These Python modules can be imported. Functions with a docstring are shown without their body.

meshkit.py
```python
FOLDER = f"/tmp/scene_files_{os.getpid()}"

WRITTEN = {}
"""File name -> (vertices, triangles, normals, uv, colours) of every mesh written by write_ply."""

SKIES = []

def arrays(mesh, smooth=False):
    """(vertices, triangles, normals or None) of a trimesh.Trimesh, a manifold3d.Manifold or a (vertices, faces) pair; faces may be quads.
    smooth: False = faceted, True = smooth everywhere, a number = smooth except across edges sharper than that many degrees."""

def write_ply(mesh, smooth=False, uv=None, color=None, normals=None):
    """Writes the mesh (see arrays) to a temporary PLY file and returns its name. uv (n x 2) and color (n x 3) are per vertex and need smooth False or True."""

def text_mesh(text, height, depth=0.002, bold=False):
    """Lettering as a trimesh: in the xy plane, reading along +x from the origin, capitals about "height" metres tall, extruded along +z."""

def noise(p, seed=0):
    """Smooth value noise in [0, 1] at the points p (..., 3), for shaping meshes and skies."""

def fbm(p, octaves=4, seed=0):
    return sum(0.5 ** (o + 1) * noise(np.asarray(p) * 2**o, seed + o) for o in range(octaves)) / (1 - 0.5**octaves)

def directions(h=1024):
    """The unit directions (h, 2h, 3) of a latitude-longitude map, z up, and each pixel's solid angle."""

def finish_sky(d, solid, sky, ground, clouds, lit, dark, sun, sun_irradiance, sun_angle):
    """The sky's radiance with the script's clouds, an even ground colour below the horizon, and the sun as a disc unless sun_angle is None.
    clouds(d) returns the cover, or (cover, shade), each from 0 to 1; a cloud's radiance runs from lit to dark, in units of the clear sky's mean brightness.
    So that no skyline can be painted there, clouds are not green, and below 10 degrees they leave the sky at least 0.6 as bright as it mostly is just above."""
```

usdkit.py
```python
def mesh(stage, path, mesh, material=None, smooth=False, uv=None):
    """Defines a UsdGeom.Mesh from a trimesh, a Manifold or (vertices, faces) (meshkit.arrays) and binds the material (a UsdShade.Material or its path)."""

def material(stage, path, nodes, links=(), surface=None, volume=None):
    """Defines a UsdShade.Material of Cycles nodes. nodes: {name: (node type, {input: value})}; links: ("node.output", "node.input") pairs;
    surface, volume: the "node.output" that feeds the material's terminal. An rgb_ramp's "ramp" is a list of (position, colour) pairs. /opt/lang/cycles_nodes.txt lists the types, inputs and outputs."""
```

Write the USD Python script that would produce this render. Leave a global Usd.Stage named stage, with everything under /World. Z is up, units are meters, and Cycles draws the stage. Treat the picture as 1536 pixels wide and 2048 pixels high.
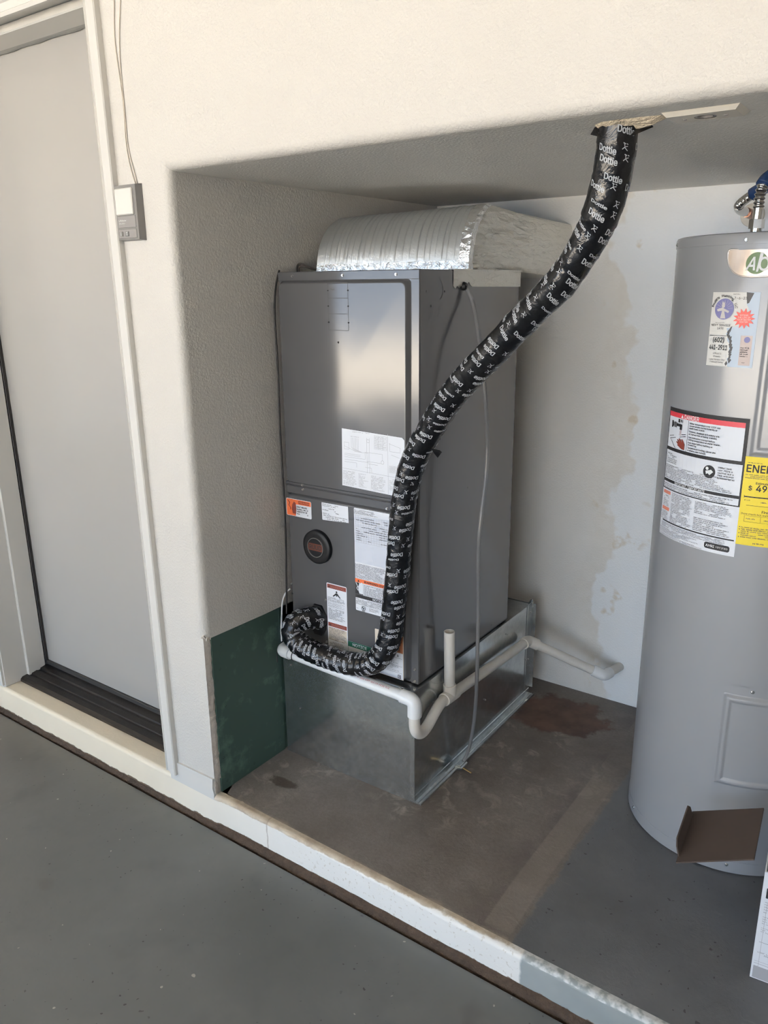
import math
import numpy as np
import trimesh
from shapely.geometry import Polygon, Point, box as rect
from shapely.ops import unary_union
from scipy.interpolate import CubicSpline
import meshkit
import usdkit
from pxr import Usd, UsdGeom, UsdLux, UsdShade, Gf, Sdf

stage = Usd.Stage.CreateInMemory()
UsdGeom.SetStageUpAxis(stage, UsdGeom.Tokens.z)
UsdGeom.SetStageMetersPerUnit(stage, 1.0)
UsdGeom.Xform.Define(stage, "/World")
UsdGeom.Scope.Define(stage, "/World/Looks")

# ------------------------------------------------------------------ camera
EYE = np.array([2.0724, -1.2853, 1.4938])
YAW, PITCH, ROLL, FPX = 35.7987, 16.0871, -0.5875, 1579.62
y_, p_, r_ = np.radians([YAW, PITCH, ROLL])
fwd = np.array([-np.sin(y_) * np.cos(p_), np.cos(y_) * np.cos(p_), -np.sin(p_)])
rgt = np.array([np.cos(y_), np.sin(y_), 0])
upv = np.cross(rgt, fwd)
rgt, upv = np.cos(r_) * rgt + np.sin(r_) * upv, -np.sin(r_) * rgt + np.cos(r_) * upv
cam = UsdGeom.Camera.Define(stage, "/World/camera")
m4 = np.eye(4)
m4[0, :3], m4[1, :3], m4[2, :3], m4[3, :3] = rgt, upv, -fwd, EYE
cam.AddTransformOp().Set(Gf.Matrix4d(*m4.ravel().tolist()))
cam.CreateHorizontalApertureAttr(24.0)
cam.CreateVerticalApertureAttr(32.0)
cam.CreateFocalLengthAttr(FPX / 1536 * 24.0)
cam.CreateClippingRangeAttr(Gf.Vec2f(0.05, 200))
cam.CreateExposureAttr(-0.62)

# ------------------------------------------------------------------ light: sky, sun on the driveway, the open garage door
SKY = (0.60, 0.77, 1.0)
SKY_I = 2.75
SUN_I = 55.0
OPEN_X0, OPEN_X1, OPEN_Y, OPEN_Z = -4.25, 4.0, -5.6, 2.3   # garage door opening
dome = UsdLux.DomeLight.Define(stage, "/World/sky")
dome.CreateColorAttr(Gf.Vec3f(*SKY))
dome.CreateIntensityAttr(SKY_I)
sun = UsdLux.DistantLight.Define(stage, "/World/sun")
sun.CreateAngleAttr(0.53)
sun.CreateNormalizeAttr(True)
sun.CreateColorAttr(Gf.Vec3f(1.0, 0.885, 0.735))
sun.CreateIntensityAttr(SUN_I)
sun.AddRotateXYZOp().Set(Gf.Vec3f(-22, 40, 0))            # high, from behind and left of the house


# ------------------------------------------------------------------ node graphs
class Ref(str):
    pass


class Node:
    def __init__(self, name):
        self._name = name

    def __getattr__(self, out):
        return Ref(self._name + "." + out)


class G:
    def __init__(self):
        self.nodes, self.links = {}, []

    def __getattr__(self, kind):
        def make(**kw):
            name = "n%d" % len(self.nodes)
            self.nodes[name] = (kind, {k: v for k, v in kw.items() if not isinstance(v, Ref)})
            self.links += [(str(v), name + "." + k) for k, v in kw.items() if isinstance(v, Ref)]
            return Node(name)
        return make

    # short cuts
    def pos(self):
        return self.geometry().position

    def noise(self, scale, detail=3, rough=0.55, vec=None, dist=0.0):
        return self.noise_texture(vector=vec or self.pos(), scale=scale, detail=detail, roughness=rough, distortion=dist).fac

    def ramp(self, fac, *stops):
        return self.rgb_ramp(fac=fac, ramp=[(p, (c, c, c) if np.ndim(c) == 0 else c) for p, c in stops]).color

    def lerp(self, fac, a, b):
        return self.mix(fac=fac, color1=a, color2=b).color

    def m(self, op, a, b=0.0, clamp=False):
        return self.math(math_type=op, value1=a, value2=b, use_clamp=clamp).value

    def step(self, v, lo, hi):
        return self.map_range(range_type="smoothstep", value=v, from_min=lo, from_max=hi, to_min=0.0, to_max=1.0, clamp=True).result

    def bmp(self, h, strength=0.3, dist=0.01):
        return self.bump(height=h, strength=strength, distance=dist).normal

    def end(self, name, surface):
        return usdkit.material(stage, "/World/Looks/" + name, self.nodes, self.links, surface=str(surface))


MATS = {}


def lin(r, g, b):
    return tuple(((c / 255 + 0.055) / 1.055) ** 2.4 if c > 10 else c / 255 / 12.92 for c in (r, g, b))


def simple(name, color, rough=0.5, metal=0.0, var=0.0, scale=20, bump=0.0, bscale=200, bdist=0.002, spec=0.5, **kw):
    """A plain principled material with slight tonal variation and fine relief."""
    if name in MATS:
        return MATS[name]
    g = G()
    args = dict(roughness=rough, metallic=metal, specular_ior_level=spec, base_color=color, **kw)
    if var:
        n = g.noise(scale, 4)
        args["base_color"] = g.lerp(n, tuple(c * (1 - var) for c in color), tuple(min(1, c * (1 + var)) for c in color))
    if bump:
        args["normal"] = g.bmp(g.noise(bscale, 2), bump, bdist)
    MATS[name] = g.end(name, g.principled_bsdf(**args).BSDF)
    return MATS[name]


# ------------------------------------------------------------------ mesh helpers
cat = trimesh.util.concatenate


def T(v, f):
    return trimesh.Trimesh(np.asarray(v, float), np.asarray(f, int), process=False)


def quads(f):
    f = np.asarray(f, int)
    return np.vstack([f[:, [0, 1, 2]], f[:, [0, 2, 3]]])


def hull(v):
    return trimesh.convex.convex_hull(np.asarray(v, float))


def box(x0, x1, y0, y1, z0, z1, c=0.0015):
    c = min(c, 0.45 * min(x1 - x0, y1 - y0, z1 - z0))
    if c <= 0:
        m = trimesh.creation.box((x1 - x0, y1 - y0, z1 - z0))
        m.apply_translation(((x0 + x1) / 2, (y0 + y1) / 2, (z0 + z1) / 2))
        return m
    v = []
    for X, sx in ((x0, 1), (x1, -1)):
        for Y, sy in ((y0, 1), (y1, -1)):
            for Z, sz in ((z0, 1), (z1, -1)):
                v += [(X, Y + sy * c, Z + sz * c), (X + sx * c, Y, Z + sz * c), (X + sx * c, Y + sy * c, Z)]
    return hull(v)


def frames(P):
    P = np.asarray(P, float)
    t = np.gradient(P, axis=0)
    t /= np.linalg.norm(t, axis=1, keepdims=True)
    a = np.array([0, 0, 1.0]) if abs(t[0, 2]) < 0.9 else np.array([1.0, 0, 0])
    n = np.cross(t[0], a)
    n /= np.linalg.norm(n)
    N = [n]
    for i in range(1, len(P)):
        n = N[-1] - t[i] * (N[-1] @ t[i])
        N.append(n / np.linalg.norm(n))
    N = np.array(N)
    return t, N, np.cross(t, N)


def sweep(P, r, n=20, caps=True):
    """Round tube along the points P; r a number, one per point, or an (points, n) array."""
    P = np.asarray(P, float)
    t, N, B = frames(P)
    R = np.broadcast_to(np.asarray(r, float).reshape(-1, 1) if np.ndim(r) < 2 else r, (len(P), n))
    a = np.arange(n) / n * 2 * np.pi
    v = P[:, None] + R[..., None] * (np.cos(a)[None, :, None] * N[:, None] + np.sin(a)[None, :, None] * B[:, None])
    i, j = np.meshgrid(np.arange(len(P) - 1), np.arange(n), indexing="ij")
    k = (j + 1) % n
    f = quads(np.stack([i * n + j, i * n + k, (i + 1) * n + k, (i + 1) * n + j], -1).reshape(-1, 4))
    v = v.reshape(-1, 3)
    if caps:
        v = np.vstack([v, P[0], P[-1]])
        L = len(v)
        e = (len(P) - 1) * n
        f = np.vstack([f, [[L - 2, (q + 1) % n, q] for q in range(n)], [[L - 1, e + q, e + (q + 1) % n] for q in range(n)]])
    return T(v, f)


def cyl(p0, p1, r0, r1=None, n=24):
    p0, p1 = np.asarray(p0, float), np.asarray(p1, float)
    return sweep([p0, p0 + (p1 - p0) * 0.5, p1], np.array([r0, (r0 + (r1 or r0)) / 2, r1 or r0]), n)


def pipe(p0, p1, r, wall=0.0022, n=28):
    """Tube with an open, hollow end at p1, like cut plastic pipe."""
    p0, p1 = np.asarray(p0, float), np.asarray(p1, float)
    L = np.linalg.norm(p1 - p0)
    m = lathe([(r, 0), (r, L - .0006), (r - .0006, L), (r - wall, L), (r - wall - .0003, L - .0008), (r - wall - .0003, L - .09), (0, L - .09)], n)
    m.apply_transform(trimesh.geometry.align_vectors([0, 0, 1], (p1 - p0) / L))
    return mv(m, p0)


def fillet(pts, r, k=8):
    """Polyline with rounded corners."""
    pts = [np.asarray(p, float) for p in pts]
    out = [pts[0]]
    for a, b, c in zip(pts, pts[1:], pts[2:]):
        u, v = (a - b) / np.linalg.norm(a - b), (c - b) / np.linalg.norm(c - b)
        ang = math.acos(np.clip(u @ v, -1, 1))
        d = min(r / math.tan(ang / 2), .49 * np.linalg.norm(a - b), .49 * np.linalg.norm(c - b))
        for s in np.linspace(0, 1, k):
            out.append((1 - s) ** 2 * (b + u * d) + 2 * s * (1 - s) * b + s * s * (b + v * d))
    return np.array(out + [pts[-1]])


def resample(P, step):
    P = np.asarray(P, float)
    s = np.r_[0, np.cumsum(np.linalg.norm(np.diff(P, axis=0), axis=1))]
    keep = np.r_[True, np.diff(s) > 1e-9]
    n = max(2, int(s[-1] / step) + 1)
    q = np.linspace(0, s[-1], n)
    return np.stack([np.interp(q, s[keep], P[keep, i]) for i in range(3)], 1)


def spline(pts, step=0.01):
    pts = np.asarray(pts, float)
    s = np.r_[0, np.cumsum(np.linalg.norm(np.diff(pts, axis=0), axis=1))]
    return resample(CubicSpline(s, pts)(np.linspace(0, s[-1], 60 * len(pts))), step)


def lathe(prof, n=64, center=(0, 0, 0), a0=0, a1=360):
    prof = np.asarray(prof, float)
    full = abs(a1 - a0) >= 360
    a = np.radians(np.linspace(a0, a1, n, endpoint=not full))
    v = np.stack([prof[:, 0, None] * np.cos(a), prof[:, 0, None] * np.sin(a), np.broadcast_to(prof[:, 1, None], (len(prof), n))], -1)
    i, j = np.meshgrid(np.arange(len(prof) - 1), np.arange(n if full else n - 1), indexing="ij")
    k = (j + 1) % n
    f = quads(np.stack([i * n + j, i * n + k, (i + 1) * n + k, (i + 1) * n + j], -1).reshape(-1, 4))
    return T(v.reshape(-1, 3) + np.asarray(center, float), f)


def rot(m, axis, deg, at=(0, 0, 0)):
    m = m.copy()
    m.apply_transform(trimesh.transformations.rotation_matrix(math.radians(deg), axis, at))
    return m


def mv(m, d):
    m = m.copy()
    m.apply_translation(d)
    return m


def flat(poly, lift=0.0):
    """A flat sheet in the xy plane from a shapely polygon, facing +z."""
    out = []
    for g in getattr(poly, "geoms", [poly]):
        if g.area > 1e-10 and g.geom_type == "Polygon":
            v, f = trimesh.creation.triangulate_polygon(g, engine="earcut")
            v = np.c_[v, np.full(len(v), lift)]
            m = T(v, f)
            if m.area and (np.cross(v[f[:, 1]] - v[f[:, 0]], v[f[:, 2]] - v[f[:, 0]])[:, 2].sum() < 0):
                m.invert()
            out.append(m)
    return cat(out)


def prism(poly, d):
    gs = getattr(poly, "geoms", [poly])
    return cat([trimesh.creation.extrude_polygon(g, d, engine="earcut") for g in gs])


def rrect(x0, x1, y0, y1, r):
    r = min(r, .49 * min(x1 - x0, y1 - y0))
    return rect(x0 + r, y0 + r, x1 - r, y1 - r).buffer(r, quad_segs=5)


_text = {}


def text(s, h, x=0.0, y=0.0, bold=False, align="l", width=None):
    """Printed lettering (top faces only) with its baseline at y."""
    key = (s, bold)
    if key not in _text:
        m = meshkit.text_mesh(s, 1.0, 0.1, bold)
        m = T(m.vertices, m.faces[m.face_normals[:, 2] > .5])
        m.remove_unreferenced_vertices()
        m.vertices[:, 2] = 0
        m.vertices[:, 0] -= m.vertices[:, 0].min()
        _text[key] = m
    m = _text[key].copy()
    m.apply_scale(h)
    if width:
        m.vertices[:, 0] *= width / np.ptp(m.vertices[:, 0])
    w = m.vertices[:, 0].max()
    m.apply_translation((x - {"l": 0, "c": w / 2, "r": w}[align], y, 0))
    return m


def lines(x0, x1, y0, y1, n, seed=0, h=.55, fill=.9, rag=.25):
    """Rows of small print too fine to read: words of small upright and level strokes."""
    rs = np.random.RandomState(seed)
    p = (y1 - y0) / n
    q = []
    for i in range(n):
        y = y1 - (i + .5) * p - h * p / 2
        e = x1 - (x1 - x0) * rs.rand() * rag
        x = x0
        hh, cw = h * p * 1.15, p * h * .85
        while x < e:
            k = int(2 + 7 * rs.rand())
            if rs.rand() < fill:
                for c in range(k):
                    a = x + c * cw
                    if a + cw > e:
                        break
                    t = hh * (1.0 if rs.rand() < .3 else .72)
                    q.append((a, a + cw * .30, y, y + t))
                    m = y + hh * .72 * rs.choice([0, .35, .72])
                    q.append((a, a + cw * .80, m, m + hh * .26))
                    if rs.rand() < .5:
                        q.append((a + cw * .52, a + cw * .80, y, y + hh * .72))
            x += k * cw + p * .42
    q = np.array(q if q else [(x0, x1, y0, y1)])
    v = np.stack([np.stack([q[:, a], q[:, b], 0 * q[:, 0]], 1) for a, b in ((0, 2), (1, 2), (1, 3), (0, 3))], 1).reshape(-1, 3)
    return T(v, quads(np.arange(len(v)).reshape(-1, 4)))


def R2(x0, x1, y0, y1):
    return flat(rect(x0, y0, x1, y1))


def stroke(pts, w):
    from shapely.geometry import LineString
    return flat(LineString(pts).buffer(w / 2, cap_style=2))


# ------------------------------------------------------------------ scene tree helpers
used = {}


def number(path):
    k = used.get(path, 0)
    used[path] = k + 1
    return path if k == 0 else "%s_%03d" % (path, k)


def cd(prim, **kw):
    for k, v in kw.items():
        if v:
            prim.SetCustomDataByKey(k, v)
    return prim


class Thing:
    """An Xform at the thing's base (world x, y, z and turn) whose children are its parts, given in local coordinates."""

    def __init__(self, name, label=None, category=None, at=(0, 0, 0), turn=0.0, kind=None, group=None):
        self.path = number("/World/" + name)
        x = UsdGeom.Xform.Define(stage, self.path)
        x.AddTranslateOp().Set(Gf.Vec3d(*map(float, at)))
        x.AddRotateZOp().Set(float(turn))
        cd(x.GetPrim(), label=label, category=category, kind=kind, group=group)
        self.at = np.asarray(at, float)
        self.turn = turn

    def part(self, name, mesh, mat, smooth=30, label=None, parent=None, kind=None, world=False):
        if isinstance(mesh, (list, tuple)):
            mesh = cat(mesh)
        if world:
            mesh = rot(mv(mesh, -self.at), (0, 0, 1), -self.turn)
        path = number((parent or self.path) + "/" + name)
        p = usdkit.mesh(stage, path, mesh, mat, smooth=smooth).GetPrim()
        cd(p, label=label, kind=kind)
        return path


def struct(name, mesh, mat, smooth=30, label=None):
    p = usdkit.mesh(stage, number("/World/" + name), mesh, mat, smooth=smooth).GetPrim()
    cd(p, kind="structure", label=label)
    return str(p.GetPath())


def sub(parent, name, mesh, mat, smooth=30, label=None, kind=None):
    if isinstance(mesh, (list, tuple)):
        mesh = cat(mesh)
    path = number(parent + "/" + name)
    cd(usdkit.mesh(stage, path, mesh, mat, smooth=smooth).GetPrim(), label=label, kind=kind)
    return path


# ------------------------------------------------------------------ main measures
XL, XR, ZC, ZF, D = 0.5499, 2.42, 1.7464, 0.1027, 1.1531     # recess: left, right, soffit, platform, back
WZ = 2.75                                                    # garage ceiling
FX, FY, FW, FD, FH, FYAW = 1.0175, 0.3314, 0.446, 0.53, 1.08, 0.5525   # air handler, front right corner
BX, BY, BW, BD, BYAW, ZB = 1.0283, 0.2925, 0.4680, 0.737, 0.75, 0.4472
HX, HY, HR, HZ = 1.738, 0.7403, 0.2445, 1.5873

# ------------------------------------------------------------------ materials of the setting
WALL_C = (0.565, 0.545, 0.508)


def wall_material(name, patches=False, rough_bump=1.0, tone=WALL_C):
    g = G()
    P = g.pos()
    col = g.lerp(g.ramp(g.noise(3.0, 4), (.35, 0), (.7, 1)), tone, tuple(c * .955 for c in tone))
    # a few scuffs
    sc = g.ramp(g.noise(26, 2), (.74, 0), (.78, 1))
    sc2 = g.ramp(g.noise(2.3, 1), (.55, 0), (.62, 1))
    col = g.lerp(g.m("multiply", sc, g.m("multiply", sc2, .16)), col, (.5, .45, .38))
    if patches:
        s = g.separate_xyz(vector=P)
        n1 = g.noise(3.4, 4, .6)
        n2 = g.noise(30, 2, .6)
        # bare tan finish left of a ragged edge, white primer right of it
        edge = g.m("add", s.x, g.m("multiply", g.m("subtract", n1, .5), .42))
        white = g.step(edge, 1.225, 1.245)
        tan = g.lerp(g.ramp(n2, (.4, 0), (.65, 1)), (.66, .59, .49), (.76, .71, .63))
        tz = g.m('multiply', g.step(edge, 1.12, 1.22), .26)
        col = g.lerp(g.m("multiply", white, .9), g.lerp(tz, col, tan), (.84, .84, .83))
        spot = g.m("multiply", g.ramp(g.noise(9, 2), (.64, 0), (.68, 1)), g.ramp(n2, (.45, 0), (.6, 1)))
        near = g.m("multiply", g.step(s.x, 1.14, 1.2), g.m("subtract", 1.0, g.step(s.x, 1.30, 1.40)))
        col = g.lerp(g.m("multiply", spot, g.m("multiply", near, .5)), col, (.58, .45, .27))
    h = g.m("add", g.ramp(g.noise(170, 2, .5), (.38, 0), (.66, 1)), g.m("multiply", g.noise(45, 2), .8))
    b = g.principled_bsdf(base_color=col, roughness=.55, specular_ior_level=.35, normal=g.bmp(h, .21 * rough_bump, .003))
    return g.end(name, b.BSDF)


M_wall = wall_material("stucco_paint")
M_wall_back = wall_material("patched_paint", True, .8, (0.80, 0.765, 0.71))
M_paint = simple("white_trim_paint", (.64, .62, .58), .32, var=.03, scale=4, bump=.08, bscale=120)
M_door = simple("door_paint", (.35, .34, .325), .18, var=.02, scale=2, bump=.05, bscale=180)


def floor_material(name, kind):
    g = G()
    P = g.pos()
    s = g.separate_xyz(vector=P)
    if kind == "garage":
        col = g.lerp(g.ramp(g.noise(2.2, 5), (.35, 0), (.7, 1)), (.115, .125, .125), (.15, .16, .162))
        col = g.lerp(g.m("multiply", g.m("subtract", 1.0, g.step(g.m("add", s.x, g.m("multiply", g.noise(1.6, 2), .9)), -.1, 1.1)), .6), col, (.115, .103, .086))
        dark = g.ramp(g.noise(75, 1), (.715, 0), (.74, 1))
        cover = g.ramp(g.noise(3.5, 2), (.45, 0), (.6, 1))
        col = g.lerp(g.m("multiply", g.m("multiply", dark, cover), .75), col, (.03, .03, .03))
        lite = g.ramp(g.noise(48, 1, vec=g.mapping(vector=P, location=(7, 3, 1)).vector), (.765, 0), (.785, 1))
        col = g.lerp(g.m("multiply", lite, .7), col, (.45, .43, .38))
        blot = g.ramp(g.noise(5.5, 2, vec=g.mapping(vector=P, location=(3, 8, 0)).vector), (.68, 0), (.74, 1))
        col = g.lerp(g.m("multiply", blot, .35), col, (.08, .07, .065))
        rough = g.ramp(g.noise(6, 3), (.3, .30), (.7, .45))
        nrm = g.bmp(g.m("add", g.noise(60, 3), g.m("multiply", g.noise(9, 2), .7)), .10, .004)
        return g.end(name, g.principled_bsdf(base_color=col, roughness=rough, normal=nrm).BSDF)
    if kind == "platform":
        n = g.noise(4.5, 6, .62)
        con = g.lerp(g.ramp(n, (.32, 0), (.68, 1)), (.125, .108, .094), (.215, .195, .178))
        fine = g.noise(120, 5, .7)
        con = g.lerp(g.ramp(fine, (.35, 0), (.7, .45)), con, (.10, .085, .072))
        mott = g.ramp(g.noise(17, 4, .65, dist=.6), (.52, 0), (.66, 1))
        worn = g.ramp(g.noise(2.6, 2, vec=g.mapping(vector=P, location=(5, 1, 0)).vector), (.45, 0), (.6, 1))
        con = g.lerp(g.m("multiply", g.m("multiply", mott, worn), .6), con, (.33, .30, .26))
        # grey paint right of the strip where a plate once lay
        wob = g.m("multiply", g.m("subtract", g.noise(16, 5, .7), .5), .045)
        xe = g.m("add", s.x, wob)
        strip = g.m("multiply", g.step(s.x, 1.385, 1.392), g.m("subtract", 1.0, g.step(s.x, 1.452, 1.458)))
        inside = g.m("multiply", g.step(s.y, .03, .05), g.m("subtract", 1.0, g.step(s.y, .66, .72)))
        con = g.lerp(g.m("multiply", g.m("multiply", strip, inside), .42), con, (.245, .215, .185))
        edge = g.m("multiply", g.step(s.x, 1.325, 1.38), g.m("subtract", 1.0, g.step(s.x, 1.386, 1.39)))
        con = g.lerp(g.m("multiply", g.m("multiply", edge, g.ramp(g.noise(13, 4), (.4, 0), (.6, 1))), .6), con, (.11, .09, .09))
        paint = g.lerp(g.ramp(g.noise(5, 5), (.3, 0), (.7, 1)), (.092, .098, .104), (.135, .142, .150))
        spk = g.ramp(g.noise(85, 1), (.735, 0), (.76, 1))
        scr = g.ramp(g.noise(1.0, 4, .6, vec=g.mapping(vector=P, rotation=(0, 0, .7), scale=(9, 30, 1)).vector), (.66, 0), (.76, 1))
        paint = g.lerp(g.m("multiply", scr, .35), paint, (.24, .235, .23))
        paint = g.lerp(g.m("multiply", spk, .7), paint, (.03, .03, .03))
        pm = g.step(xe, 1.462, 1.474)
        # rust below the drain
        rx = g.m("divide", g.m("subtract", s.x, 1.16), .19)
        ry = g.m("divide", g.m("subtract", s.y, .96), .13)
        rr = g.m("add", g.m("multiply", rx, rx), g.m("multiply", ry, ry))
        rn = g.m("add", rr, g.m("multiply", g.m("subtract", g.noise(9, 5, .65), .5), 2.6))
        rust = g.m("subtract", 1.0, g.step(rn, .62, 1.0))
        rcol = g.lerp(g.ramp(g.noise(14, 4), (.35, 0), (.65, 1)), (.06, .032, .024), (.135, .072, .05))
        con = g.lerp(g.m("multiply", rust, .9), con, rcol)
        # a dark drip mark by the green board
        rx = g.m("divide", g.m("subtract", s.x, .66), .055)
        ry = g.m("divide", g.m("subtract", s.y, .155), .022)
        rr = g.m("add", g.m("multiply", rx, rx), g.m("multiply", ry, ry))
        rn = g.m("add", rr, g.m("multiply", g.m("subtract", g.noise(22, 4, .6), .5), 3.2))
        con = g.lerp(g.m("multiply", g.m("subtract", 1.0, g.step(rn, .2, .9)), .8), con, (.05, .035, .02))
        # dusty bare edge along the curb
        fr = g.m("subtract", 1.0, g.step(g.m("add", s.y, g.m("multiply", g.m("subtract", g.noise(20, 3), .5), .03)), .012, .03))
        con = g.lerp(g.m("multiply", fr, .6), con, (.36, .30, .235))
        col = g.lerp(pm, con, paint)
        rough = g.lerp(pm, (.62, .62, .62), (.36, .36, .36))
        h = g.m("add", g.m("add", g.noise(38, 5, .6), g.m("multiply", mott, .35)), g.m("multiply", fine, .5))
        nrm = g.bmp(h, .22, .006)
        return g.end(name, g.principled_bsdf(base_color=col, roughness=rough, normal=nrm).BSDF)
    if kind == "curb":
        wob = g.m("multiply", g.m("subtract", g.noise(30, 4, .6), .5), .022)
        wob2 = g.m("multiply", g.m("subtract", g.noise(9, 4, .6), .5), .03)
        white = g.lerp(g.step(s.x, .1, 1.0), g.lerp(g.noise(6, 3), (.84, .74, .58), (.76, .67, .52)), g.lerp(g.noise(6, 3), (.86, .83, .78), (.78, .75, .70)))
        grey = g.lerp(g.ramp(g.noise(6, 3), (.3, 0), (.7, 1)), (.26, .29, .29), (.33, .355, .35))
        chip = g.ramp(g.noise(95, 2), (.62, 0), (.66, 1))
        edge = g.m("multiply", g.step(g.m("add", s.z, g.m("multiply", wob, .55)), .0885, .0915), g.m("multiply", g.step(s.x, .5, .58), 1.0))
        grey = g.lerp(g.m("multiply", g.m("multiply", g.step(g.m("add", s.z, g.m("multiply", wob, .3)), .0800, .0812), g.ramp(g.noise(60, 2), (.4, 0), (.6, 1))), .9), grey, (.62, .63, .62))
        pm = g.step(g.m("add", s.x, wob2), 1.497, 1.503)
        tan = g.lerp(g.ramp(g.noise(24, 4), (.35, 0), (.65, 1)), (.33, .255, .18), (.52, .44, .33))
        wh = g.lerp(g.m("multiply", edge, .92), white, tan)
        crack = g.m("subtract", 1.0, g.step(g.m("absolute", g.m("subtract", g.m("add", s.x, g.m("multiply", wob2, .8)), .742)), .0, .0035))
        wh = g.lerp(g.m("multiply", crack, .65), wh, (.3, .23, .17))
        wh = g.lerp(g.m("multiply", g.m("multiply", chip, .5), g.step(s.x, .8, .9)), wh, (.55, .48, .38))
        col = g.lerp(pm, wh, grey)
        low = g.m("subtract", 1.0, g.step(g.m("add", s.z, g.m("multiply", wob, 1.0)), .013, .016))
        col = g.lerp(low, col, (.13, .085, .055))
        nrm = g.bmp(g.m("add", g.noise(120, 3), g.m("multiply", g.noise(25, 3), 1.2)), .22, .003)
        return g.end(name, g.principled_bsdf(base_color=col, roughness=.5, normal=nrm).BSDF)


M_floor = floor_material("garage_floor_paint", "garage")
M_platform = floor_material("platform_concrete", "platform")
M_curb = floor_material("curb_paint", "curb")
M_joint = simple("joint_filler", (.072, .048, .033), .9, var=.5, scale=60, bump=.8, bscale=140, bdist=.006)
M_dark = simple("black_gap", (.012, .012, .012), .9)
M_gyp = simple("raw_gypsum", (.52, .47, .42), .9, var=.2, scale=60, bump=.6, bscale=150, bdist=.003)
M_tear = simple("torn_drywall_paper", (.62, .53, .40), .95, var=.25, scale=90, bump=.9, bscale=220, bdist=.004)


# ------------------------------------------------------------------ the setting
def wall_front():
    """Garage wall y = 0 with the door opening and the recess, whose edges are bullnosed."""
    r, n = .022, 9
    zb = .587                                   # below this the drywall corner was cut away
    a = np.linspace(0, np.pi / 2, n)
    o, yy = r - r * np.sin(a), r - r * np.cos(a)
    parts = []
    zs = np.linspace(zb, ZC, 40)
    v, f = [], []
    for k, z in enumerate(zs):
        for i in range(n):
            v.append((XL - o[i], yy[i], z + (o[i] if k == len(zs) - 1 else 0)))
    def grid(nr, nc, flip=False):
        i, j = np.meshgrid(np.arange(nr - 1), np.arange(nc - 1), indexing="ij")
        q = np.stack([i * nc + j, i * nc + j + 1, (i + 1) * nc + j + 1, (i + 1) * nc + j], -1).reshape(-1, 4)
        return quads(q[:, ::-1] if flip else q)
    parts.append(T(v, grid(len(zs), n)))
    xs = np.linspace(XL, XR, 60)
    v = []
    for k, x in enumerate(xs):
        for i in range(n):
            v.append((x - (o[i] if k == 0 else 0) + (o[i] if k == len(xs) - 1 else 0), yy[i], ZC + o[i]))
    parts.append(T(v, grid(len(xs), n)))
    # flat face
    door = Polygon([(-.56, 0), (.352, 0), (.325, 2.175), (-.59, 2.175)])
    rec = unary_union([rect(XL - r, zb, XR + r, ZC + r), rect(XL - .004, -1, XR + r, zb)])
    face = rect(-5.2, 0, 4.6, WZ).difference(unary_union([door, rec]))
    v, f = trimesh.creation.triangulate_polygon(face, engine="earcut")
    m = T(np.c_[v[:, 0], 0 * v[:, 0], v[:, 1]], f)
    if m.face_normals[:, 1].mean() > 0:
        m.invert()
    parts.append(m)
    return cat(parts)


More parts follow.
